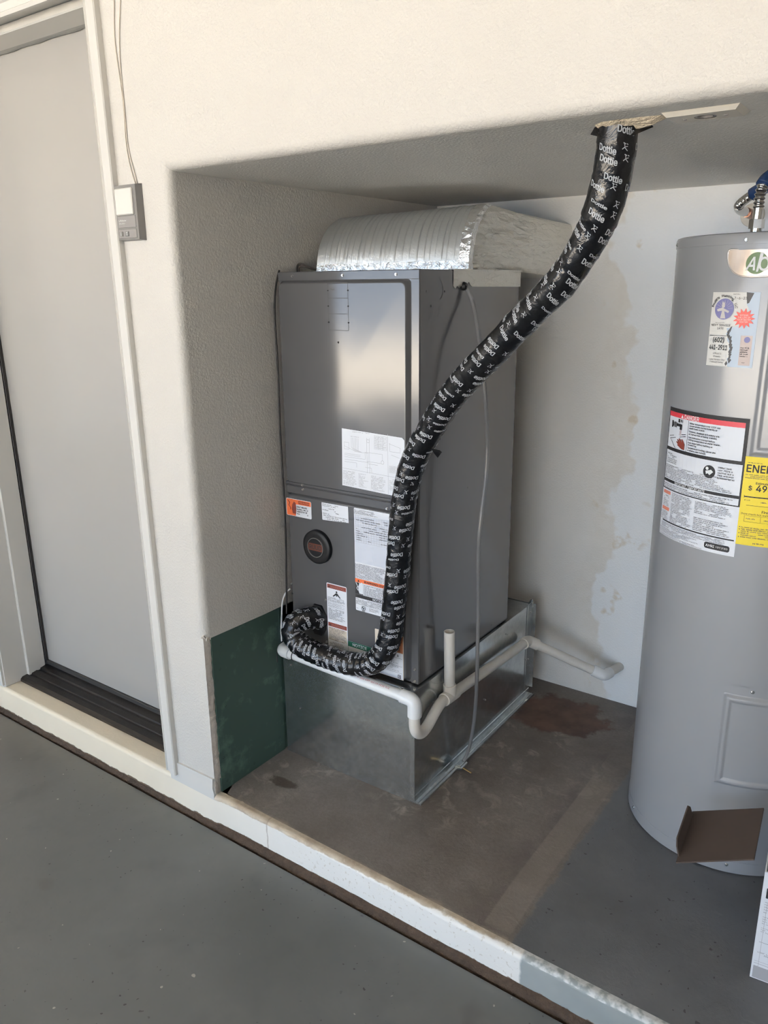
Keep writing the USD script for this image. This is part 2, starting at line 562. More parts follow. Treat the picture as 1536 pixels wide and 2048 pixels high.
wf = struct("wall_front", wall_front(), M_wall, smooth=40)
rs = np.random.RandomState(4)
zz = np.linspace(.15, .588, 34)
strip_o = [(XL - .004 + .004 * (rs.rand() - .3), z) for z in zz]
v = []
for (x, z) in strip_o:
    v += [(x, -.0005, z), (x + .003 * rs.rand(), .012 + .003 * rs.rand(), z), (x + .001, .021, z)]
i = np.arange(len(zz) - 1)
sub(wf, "cut_drywall_edge", T(v, np.vstack([quads(np.stack([i * 3 + k, i * 3 + k + 1, (i + 1) * 3 + k + 1, (i + 1) * 3 + k], 1)) for k in (0, 1)])), M_gyp, smooth=False, label="ragged cut edge of grey drywall")
# broken plaster lump at the top of the cut
sub(wf, "plaster_crumb", [hull(np.array([XL - .012, .004, .588]) + (rs.rand(9, 3) - .5) * (.022, .012, .016)), hull(np.array([XL - .003, .012, .583]) + (rs.rand(9, 3) - .5) * (.016, .012, .012))], M_gyp, smooth=False)
struct("wall_left", cat([box(XL - .045, XL - .006, .0008, .034, ZF - .02, .586, 0), box(XL - .02, XL, .022, D + .02, .578, ZC + .02, 0), box(XL - .02, XL - .001, .30, D + .02, ZF - .02, .578, 0)]), M_wall)
struct("wall_back", box(XL - .02, XR + .02, D, D + .02, ZF - .02, ZC + .02, 0), M_wall_back)
struct("wall_right", box(XR, XR + .04, .0, D + .02, ZF - .02, ZC + .02, 0), M_wall)
so = struct("ceiling", box(XL, XR, .022, D, ZC, ZC + .02, 0), wall_material("soffit_paint_lit", False, .8, (0.76, 0.735, 0.69)), label="underside of the recess")  # wall paint lightened on the soffit alone, standing in for missing bounce light
# garage around the viewer: walls, ceiling, floor, open door at the far side
M_room = simple("garage_wall_paint", (.80, .78, .74), .7)
struct("ceiling_001", box(-5.2, 4.6, -5.6, 0, WZ, WZ + .05, 0), M_room)
struct("wall_left_001", box(-5.25, -5.2, -5.6, 0, 0, WZ, 0), M_room)
struct("wall_right_001", box(4.6, 4.65, -5.6, 0, 0, WZ, 0), simple("darkened_side_wall", (.24, .20, .16), .7))  # unseen side wall, its colour darkened to cut the bounced light
v, f = trimesh.creation.triangulate_polygon(rect(-5.2, 0, 4.6, WZ).difference(rect(OPEN_X0, -.1, OPEN_X1, OPEN_Z)), engine="earcut")
struct("wall_rear", T(np.c_[v[:, 0], 0 * v[:, 0] + OPEN_Y, v[:, 1]], f), M_room)
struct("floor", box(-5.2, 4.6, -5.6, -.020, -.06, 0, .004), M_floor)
M_drive = simple("driveway_concrete", (.52, .49, .44), .85, var=.12, scale=2)
struct("driveway", box(-16, 14, -22, -5.6, -.09, -.03, 0), M_drive)
struct("floor_joint", T(*(lambda x: (np.vstack([[(a, .001, .0145 + .002 * rs.rand()), (a, -.008, .007 + .003 * rs.rand()), (a, -.0135, -.002 - .004 * rs.rand()), (a, -.014, -.05)] for a in x]), np.vstack([quads(np.stack([np.arange(len(x) - 1) * 4 + k, (np.arange(len(x) - 1) + 1) * 4 + k, (np.arange(len(x) - 1) + 1) * 4 + k + 1, np.arange(len(x) - 1) * 4 + k + 1], 1)[:, ::-1]) for k in range(3)])))(np.linspace(-5.2, 4.6, 500))), M_joint, smooth=False, label="brown crumbling filler along the floor joint")
struct("joint_bed", box(-5.2, 4.6, -.021, .0, -.055, -.02, 0), M_dark)


def curb_top(x):
    return ZF - np.clip((x - .62) / .9, 0, 1) * .0135


def curb():
    xs = np.linspace(-5.2, 4.6, 470)
    prof = []
    r = .013
    a = np.linspace(0, np.pi / 2, 7)
    v = []
    for x in xs:
        zt = curb_top(x)
        w = .0022 * (meshkit.fbm(np.array([x * 14, 0, 0]), 3, 2) - .5) + .003 * (meshkit.fbm(np.array([x * 3, 5, 0]), 2, 2) - .5)
        y0 = w if x > .55 else -.006
        row = [(x, y0, -.05), (x, y0, .012), (x, y0, .04)]
        for t in a:
            row.append((x, y0 + r - r * np.cos(t), zt - r + r * np.sin(t)))
        ye = .024 if x > .55 else .07
        row += [(x, (y0 + r + ye) / 2, zt), (x, ye, zt)]
        v.append(row)
    n = len(v[0])
    i, j = np.meshgrid(np.arange(len(xs) - 1), np.arange(n - 1), indexing="ij")
    q = np.stack([i * n + j, (i + 1) * n + j, (i + 1) * n + j + 1, i * n + j + 1], -1).reshape(-1, 4)
    return T(np.array(v).reshape(-1, 3), quads(q))


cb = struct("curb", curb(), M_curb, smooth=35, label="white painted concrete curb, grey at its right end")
# upper stub of the stem wall between door and recess
sub(cb, "stem_wall_face", prism(Polygon([(.36, .09), (.5435, .09), (.546, .108), (.541, .125), (.5445, .157), (.36, .1535)]), .012).apply_transform(trimesh.transformations.rotation_matrix(np.pi / 2, (1, 0, 0))).apply_translation((0, .006, 0)), M_paint)
sub(cb, "broken_edge", hull(np.array([.546, .006, .128]) + (rs.rand(14, 3) - .5) * (.006, .022, .058)), M_gyp, smooth=False)
struct("platform", T(*(lambda X, Y: (np.c_[X.ravel(), Y.ravel(), curb_top(X.ravel()) + (ZF - curb_top(X.ravel())) * np.clip((Y.ravel() - .02) / .16, 0, 1) + .0012 * (meshkit.fbm(np.c_[X.ravel() * 3, Y.ravel() * 3, 0 * X.ravel()], 3, 1) - .5) * np.clip((Y.ravel() - .12) * 20, 0, 1)], quads((lambda i, j, n: np.stack([i * n + j, (i + 1) * n + j, (i + 1) * n + j + 1, i * n + j + 1], -1).reshape(-1, 4))(*np.meshgrid(np.arange(X.shape[0] - 1), np.arange(X.shape[1] - 1), indexing="ij"), X.shape[1]))))(*np.meshgrid(np.linspace(XL - .02, XR, 90), np.r_[np.linspace(.022, .2, 16), np.linspace(.23, D, 44)], indexing="ij"))), M_platform, smooth=True, label="stained concrete platform floor of the recess")

# ------------------------------------------------------------------ door_1 and its frame (leans a little, as hung)
dr = Thing("door_1", kind="structure", at=(.342, 0, .1027))
TILT = math.radians(.83)


def dp(name, mesh, mat, **kw):
    """Door part, upright in world coordinates, then leaned with the frame."""
    if isinstance(mesh, (list, tuple)):
        mesh = cat(mesh)
    mesh = mesh.copy()
    mesh.vertices[:, 0] -= math.tan(TILT) * (mesh.vertices[:, 2] - .2)
    return dr.part(name, mesh, mat, world=True, **kw)


dp("door_slab", box(-.552, .335, .168, .208, .128, 2.156, .003), M_door)
M_seal = simple("dark_weatherstrip", (.03, .028, .027), .6)
M_silver = simple("silver_weatherstrip", (.55, .55, .53), .3, .6, bump=.5, bscale=60, bdist=.003)
# jambs with stops
for x0, x1, sx0, sx1 in ((-.575, -.553, -.555, -.541), (.342, .364, .334, .343)):
    dp("jamb", box(x0, x1, .0, .215, .104, 2.185, .002), M_paint)
    dp("door_stop", box(sx0, sx1, .085, .155, .11, 2.172, .003), M_paint)
    dp("weatherstrip", box(sx0 + .004, sx1 + .002, .156, .1675, .13, 2.158, .001), M_seal)
dp("head_jamb", box(-.575, .364, .0, .215, 2.168, 2.19, .002), M_paint)
dp("head_stop", box(-.556, .342, .06, .145, 2.146, 2.169, .003), M_paint)
xs = np.linspace(-.55, .34, 60)
zw = 2.148 + .006 * meshkit.fbm(np.c_[xs * 30, 0 * xs, 0 * xs], 3, 5)
v = np.vstack([np.c_[xs, 0 * xs + .146, 0 * xs + 2.151], np.c_[xs, 0 * xs + .162, zw - .006], np.c_[xs, 0 * xs + .168, zw + .008]])
n = len(xs)
i = np.arange(n - 1)
dp("head_weatherstrip", T(v, quads(np.vstack([np.stack([i, i + n, i + n + 1, i + 1], 1), np.stack([i + n, i + 2 * n, i + 2 * n + 1, i + n + 1], 1)])[:, ::-1])), M_silver, smooth=True)


def casing(x0, x1, z0, z1, flip=False):
    """Stepped casing board: thick outer band, thin inner bead."""
    w = x1 - x0
    prof = [(0, 0), (0, .008), (.15, .012), (.2, .009), (.5, .011), (.56, .016), (.95, .017), (1, .014), (1, 0)]
    if flip:
        prof = [(1 - a, b) for a, b in prof[::-1]]
    return mv(prism(Polygon([(x0 + a * w, -b) for a, b in prof]), z1 - z0), (0, 0, z0))


dp("casing", casing(.342, .392, .115, 2.20), M_paint)
dp("casing", casing(-.606, -.556, .112, 2.20, True), M_paint)
hc = casing(2.150, 2.205, -.606, .392)
hc.vertices = hc.vertices[:, [2, 1, 0]]
hc.invert()
dp("casing", hc, M_paint)
M_bronze = simple("bronze_threshold", (.020, .017, .015), .38, .3, var=.5, scale=40, bump=.2, bscale=90)
tp = [(.058, .100), (.058, .112), (.066, .119), (.085, .1215), (.087, .119), (.095, .119), (.097, .1235), (.118, .127), (.121, .124), (.13, .124), (.133, .130), (.165, .136), (.21, .136), (.21, .100)]
th = prism(Polygon(tp), .905)
th.vertices = np.c_[th.vertices[:, 2] - .56, th.vertices[:, 0], th.vertices[:, 1]]
dp("threshold", th, M_bronze, label="dark bronze metal threshold")
dp("door_sweep", box(-.548, .333, .160, .172, .131, .150, .002), M_seal)

# ------------------------------------------------------------------ things on the wall
M_gplastic = simple("grey_plastic", (.17, .165, .16), .38)
M_gplastic2 = simple("mid_grey_plastic", (.23, .22, .215), .4)
M_wplastic = simple("white_plastic", (.83, .80, .75), .35)
M_iplastic = simple("ivory_plastic", (.60, .56, .48), .4)
M_ink_w = simple("white_print", (.8, .8, .78), .6)
M_ink_k = simple("black_print", (.02, .02, .022), .6)
M_ink_g = simple("grey_print", (.09, .09, .095), .6)
M_ink_lg = simple("pale_grey_print", (.42, .42, .44), .6)


def to_front(m, y):
    """Label coordinates (x right, y up, +z out of the sheet) onto a surface that faces -y."""
    m = m.copy()
    v = m.vertices.copy()
    m.vertices = np.c_[v[:, 0], y - v[:, 2], v[:, 1]]
    return m


co = Thing("wall_console", "grey garage door opener console with a large white button beside the door casing", "wall control", at=(.374, 0, 1.600), turn=0)
co.part("case", hull([(0, 0, 0), (.084, 0, 0), (.084, 0, .126), (0, 0, .126), (0.001, -.017, .002), (.079, -.017, .002), (.079, -.017, .124), (0.001, -.017, .124)]), M_gplastic, smooth=20)
co.part("push_bar", box(.005, .068, -.0215, -.014, .058, .117, .002), simple("cream_plastic", (.72, .69, .63), .4), label="large white push button")
co.part("face_plate", box(.006, .072, -.0185, -.014, .029, .056, .001), M_gplastic2)
co.part("button_row", box(.006, .072, -.0185, -.014, .006, .026, .001), M_gplastic2)
for k, w in ((.011, .011), (.031, .013)):
    co.part("small_button", box(k, k + w, -.0205, -.017, .010, .021, .001), M_gplastic)
co.part("lettering", [to_front(text("LiftMaster", .0044, .010, .0435), -.0187), to_front(text("Security+", .0038, .010, .0375), -.0187),
                      to_front(text("T", .008, .035, .0112, True), -.0207), to_front(text("i", .008, .015, .0112, True), -.0207)], M_ink_w, smooth=False)
M_wire_t = simple("pale_bell_wire", (.50, .45, .38), .5)
for k, pts in enumerate(([(.408, 2.20), (.4205, 2.1068), (.4105, 2.0394), (.4157, 1.9526), (.4187, 1.8746), (.4171, 1.8007), (.4340, 1.7332), (.437, 1.7255)],
                         [(.446, 2.20), (.4420, 2.1030), (.4275, 2.0400), (.4215, 1.9775), (.4216, 1.8639), (.4235, 1.8002), (.4415, 1.7332), (.443, 1.7255)])):
    w = Thing("bell_wire", ("thin pale wire running down the wall to the console, left strand" if k == 0 else "thin pale wire running down the wall to the console, right strand"), "wire", at=(pts[-1][0], 0, 1.7255))
    w.part("strand", sweep(spline([(a, -.0022, b) for a, b in pts], .02), .0011, 8), M_wire_t, smooth=True, world=True)

# ceiling plate
cp = Thing("ceiling_plate", "white rectangular blank outlet plate with a round hole on the recess underside", "outlet plate", at=(1.693, .107, ZC))
pl = Polygon([(-.058, -.036), (.058, -.036), (.058, .036), (-.058, .036)]).difference(Point(0, 0).buffer(.0165))
inner = rect(-.050, -.029, .050, .029).difference(Point(0, 0).buffer(.0165))
pb = [(-.058, -.036, 0), (.058, -.036, 0), (.058, .036, 0), (-.058, .036, 0), (-.051, -.030, -.007), (.051, -.030, -.007), (.051, .030, -.007), (-.051, .030, -.007)]
lower = flat(rect(-.051, -.030, .051, .030).difference(Point(0, 0).buffer(.0165)), -.007)
lower.invert()
cp.part("plate", [T(pb, quads([(0, 4, 5, 1), (1, 5, 6, 2), (2, 6, 7, 3), (3, 7, 4, 0)])[:, ::-1]), lower], M_iplastic, smooth=False)
cp.part("socket", [mv(prism(Point(0, 0).buffer(.0164).difference(Point(0, 0).buffer(.012)), .006), (0, 0, -.0065)), cyl((0, 0, -.0005), (0, 0, -.003), .0125, n=32)], M_gplastic2)
for x in (-.032, .030):
    cp.part("screw", lathe([(0, -.0085), (.003, -.0082), (.0038, -.007)], 16, (x, 0.002, 0)), M_gplastic2)

# torn paper round the pipe hole
poly = Polygon([(1.512, .120), (1.516, .100), (1.535, .082), (1.565, .078), (1.60, .082), (1.632, .086), (1.642, .104), (1.622, .128), (1.600, .150), (1.585, .176), (1.550, .185), (1.512, .165)])
xy = np.array(poly.exterior.coords)[:-1]
v = [(1.548, .125, ZC - .008)]
for s, z in ((.45, .008), (.7, .0065), (.88, .0035), (1.0, .0002)):
    v += [(1.548 + (a - 1.548) * s, .125 + (b - .125) * s, ZC - z * (.6 + .8 * rs.rand())) for a, b in xy]
n = len(xy)
f = [[0, 1 + k, 1 + (k + 1) % n] for k in range(n)]
for q in range(3):
    f += [[1 + q * n + k, 1 + (q + 1) * n + k, 1 + (q + 1) * n + (k + 1) % n] for k in range(n)] + [[1 + q * n + k, 1 + (q + 1) * n + (k + 1) % n, 1 + q * n + (k + 1) % n] for k in range(n)]
sub(so, "torn_drywall", T(v, f), M_tear, smooth=False, label="torn drywall paper around the pipe hole")

# ------------------------------------------------------------------ green board low on the recess wall
M_green = (lambda g: g.end("green_board", g.principled_bsdf(base_color=g.lerp(g.ramp(g.noise(9, 5, .65), (.56, 0), (.72, 1)), g.lerp(g.noise(3, 3), (.036, .074, .060), (.050, .095, .077)), (.10, .19, .15)), roughness=.6, normal=g.bmp(g.noise(90, 3), .12, .002)).BSDF))(G())
gb = Thing("green_board", "dark green moisture resistant drywall panel low on the recess side wall", "wall panel", at=(XL, .2, ZF))
gb.part("panel", T(*(lambda m: (m.vertices, m.faces))(mv(rot(rot(prism(Polygon([(.0215, .002), (.285, .002), (.2835, .474), (.0225, .480)]), .014), (1, 0, 0), 90), (0, 0, 1), 90), (XL - .013, 0, ZF)))), M_green, world=True, smooth=20)
gb.part("panel", box(XL - .013, XL - .001, .2885, .60, ZF + .002, .5785, .001), M_green, world=True)
for yy, z in ((.0549, .5501), (.0458, .4809), (.0553, .3628), (.0342, .2082), (.0417, .1294), (.2415, .4588), (.2447, .3553), (.1509, .1261), (.262, .157)):
    gb.part("screw_dimple", rot(lathe([(0, .0002), (.0022, .0002), (.0034, .0006)], 12), (0, 1, 0), 90).apply_translation((XL + .0006, yy, z)), M_dark, world=True)

# ------------------------------------------------------------------ materials of the equipment
def galv(name, tone=1.0):
    g = G()
    P = g.pos()
    vo = g.voronoi_texture(vector=P, scale=95, randomness=1.0)
    c = g.lerp(g.separate_color(color=vo.color).r, tuple(tone * k for k in (.50, .53, .535)), tuple(tone * k for k in (.58, .605, .61)))
    wh = g.ramp(g.noise(11, 5, .65, dist=.4), (.60, 0), (.80, 1))
    c = g.lerp(g.m("multiply", wh, .12), c, (.66, .68, .69))
    r = g.ramp(g.noise(7, 3), (.3, .13), (.7, .22))
    return g.end(name, g.principled_bsdf(base_color=c, metallic=.93, roughness=r, normal=g.bmp(g.noise(4, 2), .03, .02)).BSDF)


M_galv = galv("galvanised_sheet")
M_galv_edge = galv("galvanised_edge", 1.15)


def panel_paint(name, rough, wave, coat=.08, crough=.12):
    g = G()
    n = g.noise(2.6, 2)
    return g.end(name, g.principled_bsdf(base_color=(.100, .102, .108), metallic=.15, roughness=rough, specular_ior_level=.36, coat_weight=coat, coat_roughness=crough,
                                         normal=g.bmp(g.m("add", g.m("multiply", g.noise(3.2, 1), 1.0), g.m("multiply", g.noise(420, 1), .004)), wave, .05)).BSDF)


M_panel = panel_paint("grey_cabinet_paint", .14, .10)
M_side = panel_paint("grey_cabinet_side_paint", .16, .006, .7, .035)
M_steel = simple("screw_steel", (.62, .62, .61), .22, 1.0)
M_rubber = simple("black_rubber", (.010, .010, .011), .42, spec=.3)
M_paper = simple("white_label", (.76, .77, .80), .5)
M_orange = simple("orange_print", (.75, .16, .05), .5)
M_maroon = simple("maroon_print", (.22, .045, .03), .5)
M_green_p = simple("green_print", (.012, .13, .075), .5)
M_cream_p = simple("cream_print", (.62, .55, .45), .5)


def screw(x, z, y=0.0, r=.0042):
    """Hex washer head screw facing -y."""
    h = np.arange(6) * np.pi / 3
    head = hull(np.vstack([np.c_[np.cos(h) * r * .62, 0 * h - .0032, np.sin(h) * r * .62], np.c_[np.cos(h) * r * .62, 0 * h, np.sin(h) * r * .62]]))
    w = hull(np.vstack([np.c_[np.cos(a) * q, 0 * a + d, np.sin(a) * q] for q, d in ((r, 0), (r * .8, -.001)) for a in [np.arange(14) / 14 * 2 * np.pi]]))
    return mv(cat([head, w]), (x, y, z))


def raised(x0, x1, z0, z1, depth, bevel, r):
    """Pressed sheet panel standing proud towards -y."""
    base = []
    a = np.linspace(0, 1, 6)
    prof = [(0, 0)] + [(bevel * (1 - math.cos(t * math.pi / 2)) if False else bevel * t, depth * (3 * t * t - 2 * t ** 3)) for t in a[1:]]
    v, n = [], None
    for inset, d in prof:
        p = rrect(x0 + inset, x1 - inset, z0 + inset, z1 - inset, max(r - inset * .5, .002))
        c = np.array(p.exterior.coords)[:-1]
        v.append(np.c_[c[:, 0], 0 * c[:, 0] - d, c[:, 1]])
        n = len(c)
    k = len(v)
    V = np.vstack(v)
    i, j = np.meshgrid(np.arange(k - 1), np.arange(n), indexing="ij")
    jj = (j + 1) % n
    f = quads(np.stack([i * n + j, i * n + jj, (i + 1) * n + jj, (i + 1) * n + j], -1).reshape(-1, 4))
    last = (k - 1) * n
    cen = len(V)
    V = np.vstack([V, [[(x0 + x1) / 2, -depth, (z0 + z1) / 2]]])
    f = np.vstack([f, [[cen, last + q, last + (q + 1) % n] for q in range(n)]])
    m = T(V, f)
    if m.face_normals[-1, 1] > 0:
        m.invert()
    return m


# ------------------------------------------------------------------ sheet metal stand
a_ = math.radians(BYAW)
st = Thing("sheet_metal_stand", "galvanised sheet metal plenum box under the grey air handler", "plenum box", at=(BX - BW * math.cos(a_), BY - BW * math.sin(a_), ZF + .0006), turn=BYAW)
H = ZB - ZF - .001
st.part("front_panel", box(0, BW - .002, 0, .0018, 0, H, 0), M_galv, smooth=False)
st.part("side_panel", box(BW - .002, BW, .0018, BD, .004, H, 0), M_galv, smooth=False)
st.part("side_panel", box(0, .0018, .0018, BD, 0, H, 0), M_galv, smooth=False)
st.part("rear_panel", box(.0018, BW - .002, BD - .002, BD, 0, H, 0), M_galv, smooth=False)
st.part("deck", box(.0018, BW - .002, .0018, BD - .002, H - .004, H - .0015, 0), M_galv, smooth=False)
st.part("corner_seam", [box(BW - .014, BW + .0006, -.0012, .0002, .002, H - .004, .0004), box(BW - .0006, BW + .0012, -.0012, .004, .002, H - .004, .0004)], M_galv_edge)
# bottom rail: an angle with a small standing lip
rail = Polygon([(0, 0), (.022, 0), (.022, .006), (.0205, .006), (.0195, .0035), (.0135, .004), (.012, .0065), (.0105, .004), (.0018, .005), (.0018, .022), (0, .024)])
rl = prism(rail, BD + .004)
rl = T(np.c_[rl.vertices[:, 0] + BW, rl.vertices[:, 2], rl.vertices[:, 1]], rl.faces)
rl.fix_normals()
st.part("bottom_rail", rl, M_galv_edge, smooth=20)
st.part("rear_flange", [box(BW, BW + .0016, BD - .036, BD + .001, .03, H + .004, .0004), box(BW - .001, BW + .016, BD, BD + .0015, .03, H, .0004)], M_galv_edge)
st.part("rear_flange", hull([(BW - .012, BD - .004, H), (BW + .010, BD + .002, H - .02), (BW + .004, BD - .002, H + .016), (BW - .004, BD, H + .013), (BW + .008, BD, H - .01)]), M_galv_edge)
for x, z in ((BW - .006, .205), (BW - .006, .045), (.06, .165), (.30, .225), (.03, .30), (.44, .13)):
    st.part("screw", screw(x, z, -.0014, .003), M_steel)
for y, z in ((BD - .012, .315), (BD - .012, .215), (BD - .03, .222), (BD - .012, .14), (BD - .03, .145), (.41, .13), (.55, .30)):
    st.part("screw", mv(rot(screw(0, 0, 0, .003), (0, 0, 1), 90), (BW + .0017, y, z)), M_steel)
# foil left standing out at the front corner
st.part("foil_scrap", hull(np.array([BW - .03, -.006, H + .002]) + (np.random.RandomState(3).rand(18, 3) - .5) * (.05, .012, .010)), M_galv_edge, smooth=False)

# ------------------------------------------------------------------ air handler
a_ = math.radians(FYAW)
ah = Thing("air_handler", "tall grey metal air handler cabinet with white stickers standing on the galvanised box", "air handler", at=(FX - FW * math.cos(a_), FY - FW * math.sin(a_), ZB), turn=FYAW)
ah.part("cabinet", box(0, FW, 0, FD, .001, FH, .0025), M_side)
ah.part("top_flange", box(.001, FW - .001, -.0022, .0005, FH - .022, FH - .001, .0008), M_panel)
ah.part("corner_post", box(FW - .024, FW - .0005, -.0022, .0005, .002, FH - .022, .0008), M_panel)
up = ah.part("upper_door", raised(.004, FW - .022, .5075, FH - .020, .017, .011, .018), M_panel, smooth=40)
lo = ah.part("lower_door", raised(.004, FW - .024, .003, .4860, .015, .011, .018), M_panel, smooth=40)
ah.part("seam_rail", [box(.003, FW - .025, -.012, .001, .5055, .5165, .003), box(.003, FW - .025, -.010, .001, .4800, .5050, .003)], M_panel)
for x, z, y in ((.0514, 1.069, -.0022), (.2179, 1.069, -.0022), (.3794, 1.069, -.0022), (.066, .5110, -.012), (.066, .4975, -.010), (.4335, .044, -.0022), (.4335, .0095, -.0022),
                (.0125, .206, -.0155), (.0125, .1151, -.0155), (.1395, .1835, -.0155), (.1395, .054, -.0155), (.352, .486, -.010)):
    ah.part("screw", screw(x, z, y), M_steel)
ah.part("screw_hole", cyl((.014, -.0156, .176), (.014, -.0152, .176), .003, n=12), M_dark)
ah.part("screw_hole", cyl((.211, -.0176, .9055), (.211, -.0172, .9055), .0026, n=12), M_dark)
# knock-out windows pressed in the upper door
M_press = simple("pressed_line", (.05, .05, .052), .4, .5)
FK = -.0172
kx0, kx1, kz = .1815, .2450, (1.0515, 1.0142, .9759, .9355)
frame = []
for z in kz:
    frame.append(to_front(stroke([(kx0, z), (kx1, z)], .0014), FK))
for x in (kx0, kx1):
    frame.append(to_front(stroke([(x, kz[0]), (x, kz[-1])], .0014), FK))
sub(up, "knockout_outline", frame, M_press, smooth=False)
for x in (kx0, kx1):
    for z in (1.033, .995, .955):
        sub(up, "knockout_nib", screw(x, z, FK, .002), M_press)
sub(up, "pull_notch", to_front(stroke([(.190, 1.037), (.197, 1.0345), (.203, 1.036)], .003), FK), M_press, smooth=False)
# round knock-out and rivets on the side
arc = [(.078 + .026 * math.cos(t), 1.033 + .026 * math.sin(t)) for t in np.linspace(-1.2, 1.25, 20)]


def to_side(m, x=FW):
    v = m.vertices
    return T(np.c_[x + v[:, 2], v[:, 0], v[:, 1]], m.faces)


ah.part("knockout_outline", to_side(stroke(arc, .0016), FW + .0003), M_press, smooth=False)
for y, z in ((.028, 1.029), (.112, 1.028), (.049, .995), (.06, .02), (.42, .02), (.25, .50)):
    ah.part("rivet", mv(rot(lathe([(0, -.0012), (.002, -.0008), (.0026, 0)], 10), (0, 1, 0), -90), (FW, y, z)), M_press)

FL = -.0154      # lower door face


def label(parent, name, poly, y, mat, layers, desc=None):
    """A sticker on a front face: its sheet, then print in layers (part name, material, meshes)."""
    p = sub(parent if parent.startswith("/") else ah.path, name, to_front(flat(poly), y), mat, smooth=False, label=desc)
    return p


FINE = ("small_print", "lettering", "drawing", "pictogram", "ruled_lines", "black_border", "dark_splash", "mark", "burst_lettering", "logo_figure", "scalded_hand", "black_field", "warning_text")


def layer(path, name, ms, mat):
    """Print on a sticker: fine print stays one part, fields and bands are parts one by one."""
    if name in FINE:
        sub(path, name, ms, mat, smooth=False, kind="stuff" if len(ms) > 1 or name == "small_print" else None)
    else:
        for m in ms:
            sub(path, name, m, mat, smooth=False)


def prints(path, y, *layers):
    k = 0
    for name, mat, ms in layers:
        k += 1
        layer(path, name, [to_front(m, y - .00022 * k) for m in ms], mat)


# the cabinet's stickers are parts of the air handler
def sticker(name, poly, y, mat, desc, *layers):
    path = number(ah.path + "/" + name)
    cd(usdkit.mesh(stage, path, to_front(flat(poly), y), mat).GetPrim(), label=desc)
    prints(path, y, *layers)


U = FK - .0001
# wiring diagram, drooping at its right edge where it is folded over
wd = Polygon([(.2155, .6857), (.405, .6792), (.4125, .673), (.4125, .620), (.3975, .5255), (.2125, .5317)])
rsd = np.random.RandomState(8)
dia = [stroke(p, .0007) for p in (
    [(.222, .650), (.238, .650), (.238, .632), (.222, .632), (.222, .650)],
    [(.222, .620), (.275, .620)], [(.222, .616), (.275, .616)], [(.222, .611), (.290, .611)], [(.222, .598), (.262, .598), (.262, .586)],
    [(.222, .604), (.300, .604)], [(.290, .611), (.290, .630), (.345, .630), (.345, .614)], [(.222, .640), (.262, .628), (.300, .628), (.300, .600), (.330, .600)],
    [(.296, .668), (.296, .575)], [(.304, .668), (.304, .575)], [(.296, .606), (.340, .606)], [(.290, .590), (.310, .590), (.310, .577)],
    [(.362, .684), (.362, .5275)], [(.365, .660), (.400, .652), (.400, .640), (.368, .640)], [(.368, .662), (.368, .640)], [(.372, .632), (.398, .626)],
    [(.215, .5795), (.405, .5745)])]
dia += [stroke([(.246 + k * .0037, .664), (.246 + k * .0037, .6385 - .0012 * k), (.246 + k * .0037 + .012, .628)], .0006) for k in range(7)]
ring = [flat(Point(x, z).buffer(r).difference(Point(x, z).buffer(r - .0008))) for x, z, r in ((.300, .660, .0045), (.345, .609, .005))]
tbl = [stroke([(.320, z), (.359, z - .001)], .0005) for z in np.linspace(.677, .642, 9)] + [stroke([(x, .677), (x, .641)], .0005) for x in (.320, .332, .346, .359)]
sticker("wiring_diagram", wd, U, M_paper, "white wiring diagram sheet",
        ("drawing", M_ink_lg, dia + ring + tbl),
        ("small_print", M_ink_lg, [lines(.217, .262, .535, .574, 10, 1), lines(.268, .300, .5345, .572, 11, 2, rag=.6), lines(.308, .355, .532, .571, 11, 3), lines(.366, .398, .535, .570, 9, 4, rag=.5),
                                    lines(.250, .310, .678, .682, 1, 5), lines(.366, .402, .585, .604, 9, 6), lines(.244, .272, .6655, .669, 1, 9), lines(.322, .357, .643, .676, 9, 10, h=.35)]))
# orange shock warning
cap = rrect(.0065, .0990, .4165, .4672, .004)
hand = unary_union([Polygon([(.030, .424), (.042, .424), (.044, .440), (.042, .456), (.038, .458), (.036, .4605), (.033, .456), (.029, .450), (.027, .436)])])
bolt = stroke([(.0125, .4615), (.020, .455), (.0165, .447), (.023, .439), (.0215, .4345)], .0028)
sticker("shock_label", cap, FL - .0001, M_paper, "orange and white shock warning sticker",
        ("orange_field", M_orange, [flat(unary_union([rrect(.008, .0415, .418, .4658, .003), rect(.035, .452, .0975, .4658)]).difference(rect(.0445, .416, .1, .4525)))]),
        ("pictogram", M_maroon, [flat(hand), bolt, R2(.052, .092, .4545, .4635)]),
        ("lettering", M_orange, [text("!PRECAUCION", .0048, .0535, .4567, True, width=.037)]),
        ("small_print", M_ink_k, [lines(.0465, .0945, .4225, .4495, 4, 6, h=.62, rag=.12)]))
sticker("notice_label", Polygon([(.1365, .4725), (.2285, .4735), (.2295, .4278), (.140, .4225), (.1375, .424)]), FL - .0001, M_paper, "small plain white printed sticker",
        ("small_print", M_ink_g, [lines(.1395, .195, .4620, .4705, 2, 7, rag=.1), lines(.1395, .205, .4400, .4600, 4, 8, fill=.55, rag=.4), lines(.142, .226, .4255, .4395, 3, 9, rag=.1)]))
